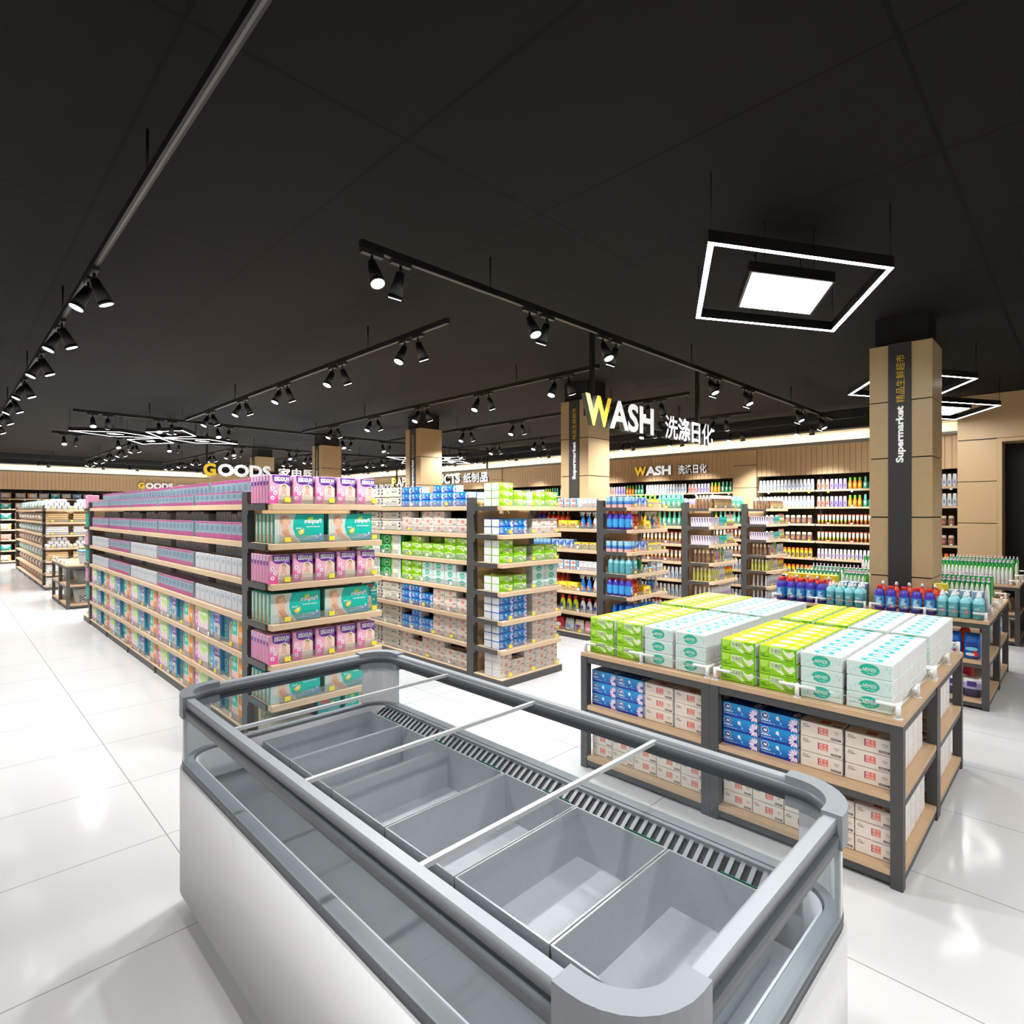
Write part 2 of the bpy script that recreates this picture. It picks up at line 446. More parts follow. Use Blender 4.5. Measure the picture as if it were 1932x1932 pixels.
SLIGHT.energy = 200; SLIGHT.spot_size = math.radians(105); SLIGHT.spot_blend = .8; SLIGHT.shadow_soft_size = .05; SLIGHT.color = (1, .985, .965)
ELIGHT = SLIGHT.copy(); ELIGHT.energy = 110  # weaker beam for the added, unseen spots
WLIGHT = SLIGHT.copy(); WLIGHT.energy = 330; WLIGHT.spot_size = math.radians(80)
PLIGHT = WLIGHT.copy(); PLIGHT.energy = 800
def spot(x, y, along, sgn, label, group, wall=False):
    """along: 'X' or 'Y' direction of the track; sgn -1 / +1 which side the head is tilted to"""
    rot = (0 if sgn < 0 else PI) if along == 'X' else (-PI / 2 if sgn < 0 else PI / 2)
    SPOT.put((x, y, ZT), rot, label, group)
    l = bpy.data.objects.new('spot_beam', ELIGHT if ((x < -1 and y < 13) or y < 2) else PLIGHT if wall and y > 22 else WLIGHT if wall else SLIGHT); COL.objects.link(l)
    Rz = Matrix.Rotation(rot, 3, 'Z')
    l.location = Vector((x, y, ZT)) + Rz @ LP
    l.rotation_euler = (Rz @ LA).to_track_quat('-Z', 'Y').to_euler()
TRG = 'black ceiling light tracks'
def track(label, along, c, a, b, pairs, off=.105, wall=False):
    mb = MB(); rod = MB(); slot = MB(); m2 = M((92, 92, 92), .4)
    if along == 'X':
        mb.box(a, c - .018, ZT, b, c + .018, ZT + .045, FIXT); slot.box(a + .02, c - .006, ZT - .002, b - .02, c + .006, ZT + .002, m2)
    else:
        mb.box(c - .018, a, ZT, c + .018, b, ZT + .045, FIXT); slot.box(c - .006, a + .02, ZT - .002, c + .006, b - .02, ZT + .002, m2)
    t = thing('light_track_rail', label, 'light track', (0, 0, 0), 0, TRG, mb)
    part('contact_slot', slot, t)
    n = max(2, int((b - a) / 2.5))
    for k in range(n):
        q = a + (b - a) * (k + .35) / n
        part('hanging_rod', MB().cyl((q, c, ZT + .04) if along == 'X' else (c, q, ZT + .04), (q, c, ZC) if along == 'X' else (c, q, ZC), .007, .007, FIXT, 6), t)
    nm = label.split(',')[-1].strip()
    for i, p in enumerate(pairs):
        for sg, w in ((-1, 'lit face turned out'), (1, 'turned away')):
            q = p + (off if ((sg > 0) == (along == 'X')) else -off)
            lb = 'black spotlight, %s pair, %s, %s' % (nth(i + 1), w, nm)
            if along == 'X': spot(q, c, along, sg, lb, 'black track spotlights', wall)
            else: spot(c, q, along, sg, lb, 'black track spotlights', wall)
Y5 = [4.37 + 1.38 * k for k in range(5)]
Y6 = [15.6 + 1.4 * k for k in range(5)]
track('long black light track, track above the end shelves', 'X', 3.10, 1.8, 11.0, [1.985, 3.4, 4.375, 6.485, 7.455, 9.355, 10.44])
track('long black light track, track over the open floor', 'Y', .72, -3.2, 21.5, [-2.2, -.6, .9, 4.73, 6.15, 7.5, 9.1, 10.6, 12.1, 13.6, 16, 18, 20])  # pairs at both ends added out of view to brighten the floor
track('black light track, added unseen track beside the entrance', 'Y', -1.5, -3.2, 22, [-1.4, .8, 3, 5.2, 7.4, 9.6, 12, 14.5, 17, 19.5, 21.5])  # whole track added out of view to light the near side
track('black cross track, added unseen track behind the freezer', 'X', -1.25, .9, 8.5, [1.5, 2.8, 4.1, 5.4, 6.7])  # added out of view to light freezer and tables
for x, nm in ((3.06, 'track over the nappy aisle'), (5.2, 'track over the paper aisle'), (7.27, 'track over the cleaner aisle'), (9.35, 'track over the bath aisle')):
    track('black light track, ' + nm, 'Y', x, 3.83, 11.2, Y5)
track('black cross track, track past the first shelf rows', 'X', 11.42, 1.5, 10.6, [1.86, 2.8, 3.76, 6.3, 7.3, 8.5, 9.6])
track('black cross track, track before the towel shelves', 'X', 14.8, 1.6, 10.5, [1.9, 2.83, 3.8, 5.2, 6.6, 8.0, 9.4])
for x, nm in ((3.2, 'track beyond the towel shelves'), (5.3, 'track beyond the goods sign'), (7.4, 'track beyond the fourth pillar'), (9.4, 'track deep in the paper corner')):
    track('black light track, ' + nm, 'Y', x, 15.1, 22, Y6)
track('black light track, track washing the pillow wall', 'X', 22.6, -1.6, 10.5, [-.8, .7, 2.25, 3.65, 4.6, 6.67, 8.2, 9.6], .12, True)  # first two pairs added out of view to brighten the far end
track('long black light track, track washing the shampoo wall', 'Y', 11.0, 2.6, 21.5, [3.56, 4.81, 6.1, 7.3, 8.55, 9.83, 11.0, 12.3, 13.6, 14.9, 16.1, 17.3, 18.6, 20], .11, True)

# ============================================================ rhombus pendants
def rhomb(cx, cy, sx, sy, k=1.0):
    return [(cx - sx * k, cy), (cx, cy - sy * k), (cx + sx * k, cy), (cx, cy + sy * k)]
def frame_mesh(pts_o, pts_i, z0, z1, mside, mbot):
    mb = MB(); n = len(pts_o)
    for k in range(n):
        a, b, c, d = pts_o[k], pts_o[(k + 1) % n], pts_i[(k + 1) % n], pts_i[k]
        mb.face([(d[0], d[1], z0), (c[0], c[1], z0), (b[0], b[1], z0), (a[0], a[1], z0)], mbot)
        mb.face([(a[0], a[1], z1), (b[0], b[1], z1), (c[0], c[1], z1), (d[0], d[1], z1)], mside)
        mb.face([(a[0], a[1], z0), (b[0], b[1], z0), (b[0], b[1], z1), (a[0], a[1], z1)], mside)
        mb.face([(c[0], c[1], z0), (d[0], d[1], z0), (d[0], d[1], z1), (c[0], c[1], z1)], mside)
    return mb
def pendant(label, cx, cy, sx, sy, ZP=3.135):
    H = .07
    t = thing('pendant_lamp', label, 'pendant lamp', (cx, cy, ZP), 0, 'rhombus ceiling pendants')
    small = sx * sy < .5
    k = .955 if small else 1 - .058 * (1 / min(sx, sy)) * .62 * 1.03
    f = frame_mesh(rhomb(0, 0, sx, sy), rhomb(0, 0, sx, sy, k), .001, H, FIXT, PANEL)
    part('light_frame', f, t)
    s = MB(); o = rhomb(0, 0, sx, sy, .22 if small else .5)
    s.prism(o, .005, H, FIXT); i = rhomb(0, 0, sx, sy, .19 if small else .47)
    p = part('light_panel', s, t)
    g = MB(); g.face([(x, y, .003) for x, y in i][::-1], PANEL); part('diffuser', g, p)
    r = MB().cyl((0, 0, H), (0, 0, ZC - ZP), .003, .003, FIXT, 5).mesh('suspension_wire')
    for x, y in rhomb(0, 0, sx, sy, .97) + rhomb(0, 0, sx, sy, .15 if small else .3): link('suspension_wire', r, t, (x, y, 0))
pendant('large rhombus pendant lamp over the tissue display tables', 4.1, 1.46, 1.115, .645)
pendant('large rhombus pendant lamp partly behind the first pillar', 8.16, 1.475, 1.115, .645)
pendant('large rhombus pendant lamp hanging by the dark doorway', 10.45, 1.46, 1.115, .645)
for nm, cx, cy, a in (('star over the open floor', 3.13, 13.1, 1), ('star beyond the third pillar', 10.0, 13.3, 1)):
    pendant('small rhombus pendant lamp, pillow wall arm of the ' + nm, cx, cy + .76, .43, .72)
    pendant('small rhombus pendant lamp, entrance arm of the ' + nm, cx, cy - .76, .43, .72)
    pendant('small rhombus pendant lamp, aisle arm of the ' + nm, cx - .76, cy, .72, .43)
    pendant('small rhombus pendant lamp, shampoo wall arm of the ' + nm, cx + .76, cy, .72, .43)
# ============================================================ shelving
LV = [1.706, 1.434, 1.162, .890, .618, .346, .078]      # tops of the seven shelves
TAG_Y = MB().box(-.021, -.002, 0, .021, .002, .03, YTAG).mesh('price_tag')
TAG_W = MB().box(-.018, -.002, 0, .018, .002, .03, WTAG).mesh('price_tag')
def price_tag(parent, loc, rot, yellow):
    o = link('price_tag', TAG_Y if yellow else TAG_W, parent, loc, rot)
    o['label'] = ('yellow' if yellow else 'white') + ' price card'
def shelf_board(x0, y0, x1, y1, t=.042, dark=None):
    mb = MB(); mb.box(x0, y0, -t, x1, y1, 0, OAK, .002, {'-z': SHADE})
    return mb
def gondola(name_lab, x0, y0, nb, bay=1.2, guards=range(7), tags=True, seed=0, cut=()):
    """two-sided run of shelving from y0 away from the camera; faces -X and +X"""
    rr = random.Random(seed)
    W = .875; L = nb * bay; t = thing('gondola_shelving', name_lab, 'shop shelving', (x0, y0, 0), 0, 'shelving runs standing in rows')
    segs = []; q0 = .003                      # the far side is cut out where a pillar stands in the run
    for p, q in list(cut) + [(L - .003, L)]: segs.append((q0, p)); q0 = q
    b = MB(); b.box(.006, 0, 0, W / 2, L, .064, STEEL)
    for p, q in segs: b.box(W / 2, p, 0, W - .006, q, .064, STEEL)
    for k in range(nb + 1): b.box(-.004, k * bay - .012, 0, W / 2, k * bay + .012, .066, STEEL)
    part('plinth', b, t)
    for y in (-.1, L):
        for x in (0, W - .05):
            part('post', MB().box(x, y, 0, x + .05, y + .1, 1.794, STEEL), t)
    part('back_panel', MB().box(W / 2 - .015, 0, .05, W / 2 + .015, L, 1.72, M((96, 72, 54), .6, var=.06, scale=5)), t)
    part('end_panel', MB().box(.05, -.075, .05, W - .05, -.055, 1.77, OAK_END), t)
    part('end_panel', MB().box(.05, L + .055, .05, W - .05, L + .075, 1.77, OAK_END), t)
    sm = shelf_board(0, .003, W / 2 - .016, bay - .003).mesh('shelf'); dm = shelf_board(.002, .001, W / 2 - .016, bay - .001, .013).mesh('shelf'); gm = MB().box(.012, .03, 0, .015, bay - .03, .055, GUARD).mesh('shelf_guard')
    for i, z in enumerate(LV):
        for k in range(nb):
            s = link('shelf', sm if i < 6 else dm, t, (0, k * bay, z))
            if i in guards:
                link('shelf_guard', gm, s)
                if tags:
                    for q in (.24 + .1 * rr.random(), .55 + .25 * rr.random(), .95 + .1 * rr.random()): price_tag(s, (.009, q, .012), FX, rr.random() < .3)
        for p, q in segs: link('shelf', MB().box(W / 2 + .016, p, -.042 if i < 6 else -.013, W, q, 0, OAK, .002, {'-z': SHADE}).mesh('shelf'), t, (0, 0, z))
    return t
def endcap(name_lab, x0, y0=3.84, rot=0):
    W = .875; D = .40; t = thing('end_shelving', name_lab, 'shop shelving', (x0, y0, 0), rot, 'end shelves facing the open floor')
    part('plinth', MB().box(0, 0, 0, W, D - .003, .064, STEEL), t)
    br = MB()
    br.box(-.004, .07, -.044, .012, D - .03, -.001, STEEL); br.box(-.004, D - .029, -.075, .012, D - .002, .012, STEEL)
    bm = br.mesh('bracket')
    sm = shelf_board(.013, 0, W - .013, D - .031, .042).mesh('shelf'); dm = shelf_board(.002, .002, W - .002, D - .005, .013).mesh('shelf'); gm = MB().box(.07, .014, 0, W - .03, .017, .055, GUARD).mesh('shelf_guard')
    for i, z in enumerate(LV):
        s = link('shelf', sm if i < 6 else dm, t, (0, 0, z)); link('shelf_guard', gm, s)
        for q in (.125, .45, .80): price_tag(s, (q, .010, .012), 0, True)
        if i < 6: part('bracket', bm, t).location = (0, 0, z)
        if i < 6: part('bracket', bm, t).location = (W - .008, 0, z)
    # end_panel behind the shelves belongs to the run it leans on
    return t
G0 = 1.556; GP = 2.147
UNIT = ['nappy', 'paper', 'cleaner', 'bath', 'toothpaste']
gondola('long shelving run of nappy packs along the open floor', G0, 4.34, 5, guards=(4, 5, 6), seed=1)
gondola('shelving run of boxed tissues and paper towels', G0 + GP, 4.34, 5, seed=2)
gondola('shelving run of household cleaners behind the blue bottles', G0 + 2 * GP, 4.34, 5, seed=3, cut=((.57, 1.11), (4.54, 5.08)))
gondola('shelving run of green bottles and orange tubes', G0 + 3 * GP, 4.34, 5, seed=4)
gondola('shelving run before the shampoo wall, fewest goods in view', G0 + 4 * GP, 4.34, 5, seed=5)
for k, w in enumerate(('pink and teal nappy packs', 'tissue boxes in four colours', 'blue bottles and yellow detergent boxes', 'toothpaste cartons and brown tubes, behind the tissue tables', 'toothpaste cartons, before the shampoo wall')):
    endcap('end shelves stocked with ' + w, G0 + k * GP)
gondola('shelving run of striped round cushions near the pillow wall', G0, 15.9, 5, guards=(), tags=False, seed=6)
endcap('end shelves of rolled and folded towels', G0, 15.4)

endcap('end shelves at the far end of the nappy run', G0 + .875, 10.843, PI)

def wall_bay(label, loc, rot, w, stocked=True, seed=0):
    """one bay of wall shelving: local +X runs along the wall, -Y is the front"""
    rr = random.Random(seed); D = .41
    t = thing('wall_shelving', label, 'wall shelving', loc, rot, 'bays of wall shelving')
    part('back_panel', MB().box(0, D, 0, w, D + .03, 2.37, DKBROWN), t)
    part('plinth', MB().box(0, .02, 0, w, D, .05, STEEL), t)
    for x in (0, w - .03): part('upright', MB().box(x, D - .06, 0, x + .03, D, 2.37, STEEL), t)
    sm = shelf_board(.012, 0, w - .012, D, .036).mesh('shelf')
    for i in range(7):
        s = link('shelf', sm, t, (0, 0, 2.083 - .333 * i))
        for q in (.22, .6, .95): price_tag(s, (w * q * .95, -.004, -.062 if i < 1 else -.0), 0, rr.random() < .2)
    return t
WZ = [2.083 - .333 * i for i in range(7)]
BAYS = []        # (y of the end further from the camera, width, phrase)
for ri, (a, b) in enumerate(runs[:4]):
    n = round((b - a) / 1.11); w = (b - a) / n
    for k in range(n):
        nm = ['from the portal', 'from the first pilaster', 'from the second pilaster', 'from the third pilaster'][ri]
        ph = '%s bay %s' % (nth(k + 1), nm); BAYS.append((b - (n - 1 - k) * w, w, ph))
        wall_bay('tall wall shelving with oak shelves, shampoo wall, ' + ph, (XW + .01, a + (k + 1) * w, 0), -PI / 2, w, seed=ri * 5 + k)
for k in range(8):
    wall_bay('tall dark wall shelving for pillows, %s bay from the goods pilaster' % nth(8 - k), (-.66 + k * 1.012, YW + .01, 0), 0, 1.012, seed=30 + k)

# ============================================================ display tables
RAIL = M((236, 236, 236), .4, name='white_rail'); WIRE = M((190, 190, 188), .35, 1.0, name='rail_wire')
def table(label, x0, y0, hole=None, dx=.865, dy=.88, H=.743):
    t = thing('display_table', label, 'display table', (x0, y0, 0), 0, 'three tier display tables')
    L = .048
    for x in (0, dx - L):
        for y in (0, dy - L):
            if hole and x0 + x + L > hole[0] and x0 + x < hole[2] and y0 + y + L > hole[1] and y0 + y < hole[3]: continue
            part('leg', MB().box(x, y, 0, x + L, y + L, H - .026, STEEL), t)
    def board(nm, z0, z1, m, ins):
        rects = [(ins, ins, dx - ins, dy - ins)]
        if hole:   # boards are cut out around the pillar
            hx0, hy0, hx1, hy1 = [h - o for h, o in zip(hole, (x0, y0, x0, y0))]
            out = []
            for a, b, c, d in rects:
                ex0, ey0, ex1, ey1 = max(a, hx0), max(b, hy0), min(c, hx1), min(d, hy1)
                if ex0 >= ex1 or ey0 >= ey1: out.append((a, b, c, d)); continue
                if b < ey0: out.append((a, b, c, ey0))
                if ey1 < d: out.append((a, ey1, c, d))
                if a < ex0: out.append((a, ey0, ex0, ey1))
                if ex1 < c: out.append((ex1, ey0, c, ey1))
            rects = out
        mb = MB()
        for a, b, c, d in rects: mb.box(a, b, z0, c, d, z1, m, .001)
        part(nm, mb, t)
    board('tabletop', H - .026, H, OAK_TOP, 0); board('shelf', .378, .404, OAK_TOP, .004); board('shelf', .052, .078, OAK_TOP, .004)
    fr = MB()
    for z0, z1 in ((H - .066, H - .027), (.345, .377), (.018, .051)):
        for ya, yb in ((.006, .03), (dy - .03, dy - .006)):
            x9 = dx - L
            if hole and y0 + yb > hole[1] and y0 + ya < hole[3] and x0 < hole[0] < x0 + dx: x9 = min(x9, hole[0] - x0)
            fr.box(L, ya, z0, x9, yb, z1, STEEL)
        fr.box(.006, L, z0, .03, dy - L, z1, STEEL); fr.box(dx - .03, L, z0, dx - .006, dy - L, z1, STEEL) if not (hole and x0 < hole[0]) else None
    part('frame', fr, t)
    e = .022
    P = [(e, e), (dx / 2, e), (dx - e, e), (dx - e, dy / 2), (dx - e, dy - e), (dx / 2, dy - e), (e, dy - e), (e, dy / 2)]
    def inhole(p): return hole and hole[0] - .02 < p[0] + x0 < hole[2] + .02 and hole[1] - .02 < p[1] + y0 < hole[3] + .02
    for k in range(8):
        if inhole(P[k]): continue
        g = MB(); a = Vector(P[k] + (H + .056,))
        g.cyl((a.x, a.y, H), (a.x, a.y, H + .067), .0105, .0105, RAIL, 10); g.cyl((a.x, a.y, H), (a.x, a.y, H + .004), .018, .018, RAIL, 12)
        for q in (P[k - 1], P[(k + 1) % 8]):
            if not inhole(q): g.cyl(a, a + (Vector(q + (H + .056,)) - a).normalized() * .085, .0085, .0085, RAIL, 8)
        r = part('rail_post', g, t, 'white rail post')
        if not inhole(P[(k + 1) % 8]):
            b = Vector(P[(k + 1) % 8] + (H + .056,)); d = (b - a).normalized()
            part('rail_wire', MB().cyl(a + d * .085, b - d * .085, .0022, .0022, WIRE, 6), r)
    return t
TB = [(2.946, 'tissue'), (6.12, 'detergent'), (9.34, 'soap')]
HOLE = (XC - .01, .975, XC + CW + .01, .985 + CW + .01)
TABS = {}
for bx, nm in TB:
    for i in (0, 1):
        for j in (0, 1):
            lab = {'tissue': 'display table stacked with tissue boxes', 'detergent': 'display table of detergent bottles around the pillar', 'soap': 'display table of white soap bottles'}[nm]
            pos = ('first' if i == 0 else 'second') + ' row, ' + ('shelf end side' if j else 'doorway side')
            x0 = bx + i * .866; y0 = .553 + j * .881
            TABS[(nm, i, j)] = (x0, y0, pos)
            table(lab + ', ' + pos, x0, y0, HOLE if nm == 'detergent' else None)
table('display table of storage boxes before the towel shelves, first of two', 1.506, 12.13)
table('display table of storage bins before the towel shelves, second of two', 1.506, 13.02)

# ============================================================ island freezer
F_G = M((138, 145, 152), .4, .0, name='freezer_frame'); F_D = M((92, 98, 104), .4, .0, name='freezer_dark_frame'); F_W = M((226, 228, 230), .4, name='freezer_white')
F_L = M((210, 213, 220), .45, name='freezer_liner'); F_P = M((164, 171, 178), .5, .0, var=.07, scale=70, name='freezer_pan')
FX0, FX1, FY0, FY1, FZ = .69, 1.742, .42, 2.734, .9
fz = thing('island_freezer', 'grey open top island freezer with glass sides and empty trays', 'freezer', (0, 0, 0))
def rrect(x0, y0, x1, y1, r, n=7):
    out = []
    for cx, cy, a0 in ((x1 - r, y0 + r, -PI / 2), (x1 - r, y1 - r, 0), (x0 + r, y1 - r, PI / 2), (x0 + r, y0 + r, PI)):
        for k in range(n + 1):
            a = a0 + PI / 2 * k / n; out.append((cx + r * math.cos(a), cy + r * math.sin(a)))
    return out
def band(po, pi, z0, z1, m, mt=None):
    mb = MB(); n = len(po)
    for k in range(n):
        a, b, c, d = po[k], po[(k + 1) % n], pi[(k + 1) % n], pi[k]
        mb.face([(a[0], a[1], z1), (b[0], b[1], z1), (c[0], c[1], z1), (d[0], d[1], z1)], mt or m)
        mb.face([(d[0], d[1], z0), (c[0], c[1], z0), (b[0], b[1], z0), (a[0], a[1], z0)], m)
        mb.face([(a[0], a[1], z0), (b[0], b[1], z0), (b[0], b[1], z1), (a[0], a[1], z1)], m, True)
        mb.face([(c[0], c[1], z0), (d[0], d[1], z0), (d[0], d[1], z1), (c[0], c[1], z1)], m, True)
    return mb
RO = .15
def rr_(i): return rrect(FX0 + i, FY0 + i, FX1 - i, FY1 - i, max(.02, RO - i))
part('cabinet', band(rr_(.0), rr_(.055), .10, .60, F_W), fz, 'white lower cabinet')
part('kick_plate', band(rr_(.05), rr_(.09), 0, .10, F_D), fz)
part('top_rail', band(rr_(.012), rr_(.040), .862, FZ - .006, F_G, M((158, 165, 172), .4)), fz, 'grey top rail')
part('rail_groove', band(rr_(.038), rr_(.052), .85, FZ - .02, F_D, F_G), fz)
part('sill_rail', band(rr_(.008), rr_(.05), .597, .632, F_D, F_G), fz)
part('rail_skirt', band(rr_(.004), rr_(.022), .822, .852, F_D), fz)
def arc(i, cx, cy, a0, n=8, r=RO): return [(cx + (r - i) * math.cos(a0 + PI / 2 * k / n), cy + (r - i) * math.sin(a0 + PI / 2 * k / n)) for k in range(n + 1)]
for cx, cy, a0, ex, ey in ((FX1 - RO, FY0 + RO, -PI / 2, 1, -1), (FX1 - RO, FY1 - RO, 0, 1, 1), (FX0 + RO, FY1 - RO, PI / 2, -1, 1), (FX0 + RO, FY0 + RO, PI, -1, -1)):
    def strip(i0, i1, z0, z1, m, ext):
        o = arc(i0, cx, cy, a0); i = arc(i1, cx, cy, a0)
        da = Vector((math.cos(a0), math.sin(a0))); ta = Vector((math.sin(a0), -math.cos(a0)))      # tangent back along the first side
        db = Vector((math.cos(a0 + PI / 2), math.sin(a0 + PI / 2))); tb = Vector((-math.sin(a0 + PI / 2), math.cos(a0 + PI / 2)))
        o = [(o[0][0] + ta.x * ext, o[0][1] + ta.y * ext)] + o + [(o[-1][0] + tb.x * ext, o[-1][1] + tb.y * ext)]
        i = [(i[0][0] + ta.x * ext, i[0][1] + ta.y * ext)] + i + [(i[-1][0] + tb.x * ext, i[-1][1] + tb.y * ext)]
        mb = MB(); mb.prism(o + i[::-1], z0, z1, m); return mb
    part('corner_panel', strip(.010, .024, .63, .865, M((240, 243, 246), .4), .0), fz, 'curved pale corner panel')
    part('corner_cap', strip(-.002, .047, .818, FZ + .004, F_G, .03), fz, 'moulded grey corner cap')
for a, b, c, d in ((FX0 + .014, FY0 + RO, FX0 + .020, FY1 - RO), (FX1 - .020, FY0 + RO, FX1 - .014, FY1 - RO), (FX0 + RO, FY1 - .020, FX1 - RO, FY1 - .014), (FX0 + RO, FY0 + .014, FX1 - RO, FY0 + .020)):
    part('glass_pane', MB().box(a, b, .63, c, d, .865, GLASS), fz)
part('tub_floor', MB().box(FX0 + .05, FY0 + .05, .40, FX1 - .05, FY1 - .05, .43, F_L), fz)
part('tub_liner', band(rr_(.056), rr_(.062), .42, .622, F_L), fz)
gr = MB(); x0, x1, z0, z1 = 1.618, 1.676, .588, .622
n = 62; y0, y1 = FY0 + .16, FY1 - .13; p = (y1 - y0) / n
gr.face([(x0, y0 - .03, z0 - .006), (x0, y1 + .03, z0 - .006), (x1, y1 + .03, z1 - .006), (x1, y0 - .03, z1 - .006)][::-1], M((22, 28, 32), .6))
for k in range(n + 1):
    y = y0 + k * p - p * .3
    gr.face([(x0, y, z0), (x1, y, z1), (x1, y + p * .42, z1), (x0, y + p * .42, z0)], F_G); gr.face([(x0, y, z0), (x0, y, z0 - .006), (x1, y, z1 - .006), (x1, y, z1)], F_D)
gr.box(1.672, FY0 + .1, .60, 1.688, FY1 - .1, .63, F_G)
part('vent_grille', gr, fz, 'slatted grey air grille')
part('inner_ledge', MB().prism([(FX0 + .06, FY0 + .06), (1.03, FY0 + .06), (1.03, FY1 - .06), (FX0 + .06, FY1 - .06)], .43, .50, M((84, 90, 96), .5)), fz)
for y in (2.13, 1.575, 1.02):
    part('lid_bar', MB().box(FX0 + .03, y - .007, .872, FX1 - .03, y + .007, .884, M((208, 212, 214), .3, .2)), fz, 'thin pale cross bar')
ys = 2.66; pans = [.285, .365, .365, .365, .365, .33]
for k, d in enumerate(pans):
    a, b = ys - d + .004, ys; ys -= d
    mb = MB(); X0, X1 = 1.046, 1.606; z0, z1 = .432, .60; w = .006
    o = [(X0, a), (X1, a), (X1, b), (X0, b)]; s_ = .012
    i0 = [(X0 + w, a + w), (X1 - w, a + w), (X1 - w, b - w), (X0 + w, b - w)]
    lo = [(X0 + s_, a + s_), (X1 - s_, a + s_), (X1 - s_, b - s_), (X0 + s_, b - s_)]; li = [(X0 + s_ + w, a + s_ + w), (X1 - s_ - w, a + s_ + w), (X1 - s_ - w, b - s_ - w), (X0 + s_ + w, b - s_ - w)]
    for q in range(4):
        r = (q + 1) % 4
        mb.face([lo[q] + (z0,), lo[r] + (z0,), o[r] + (z1,), o[q] + (z1,)], F_P); mb.face([i0[q] + (z1,), i0[r] + (z1,), li[r] + (z0 + .005,), li[q] + (z0 + .005,)], F_P)
        mb.face([o[q] + (z1,), o[r] + (z1,), i0[r] + (z1,), i0[q] + (z1,)], M((160, 165, 170), .35, .3))
    mb.face([x + (z0 + .005,) for x in li], F_P); mb.face([x + (z0,) for x in lo][::-1], F_P)
    mb.box(X1 + .001, a + .03, .583, X1 + .004, a + .16, .604, M((0, 96, 74), .5))
    thing('freezer_tray', 'empty grey metal tray in the freezer, %s from the nappy shelves' % nth(k + 1), 'tray', (0, 0, 0), 0, 'empty freezer trays', mb)
    
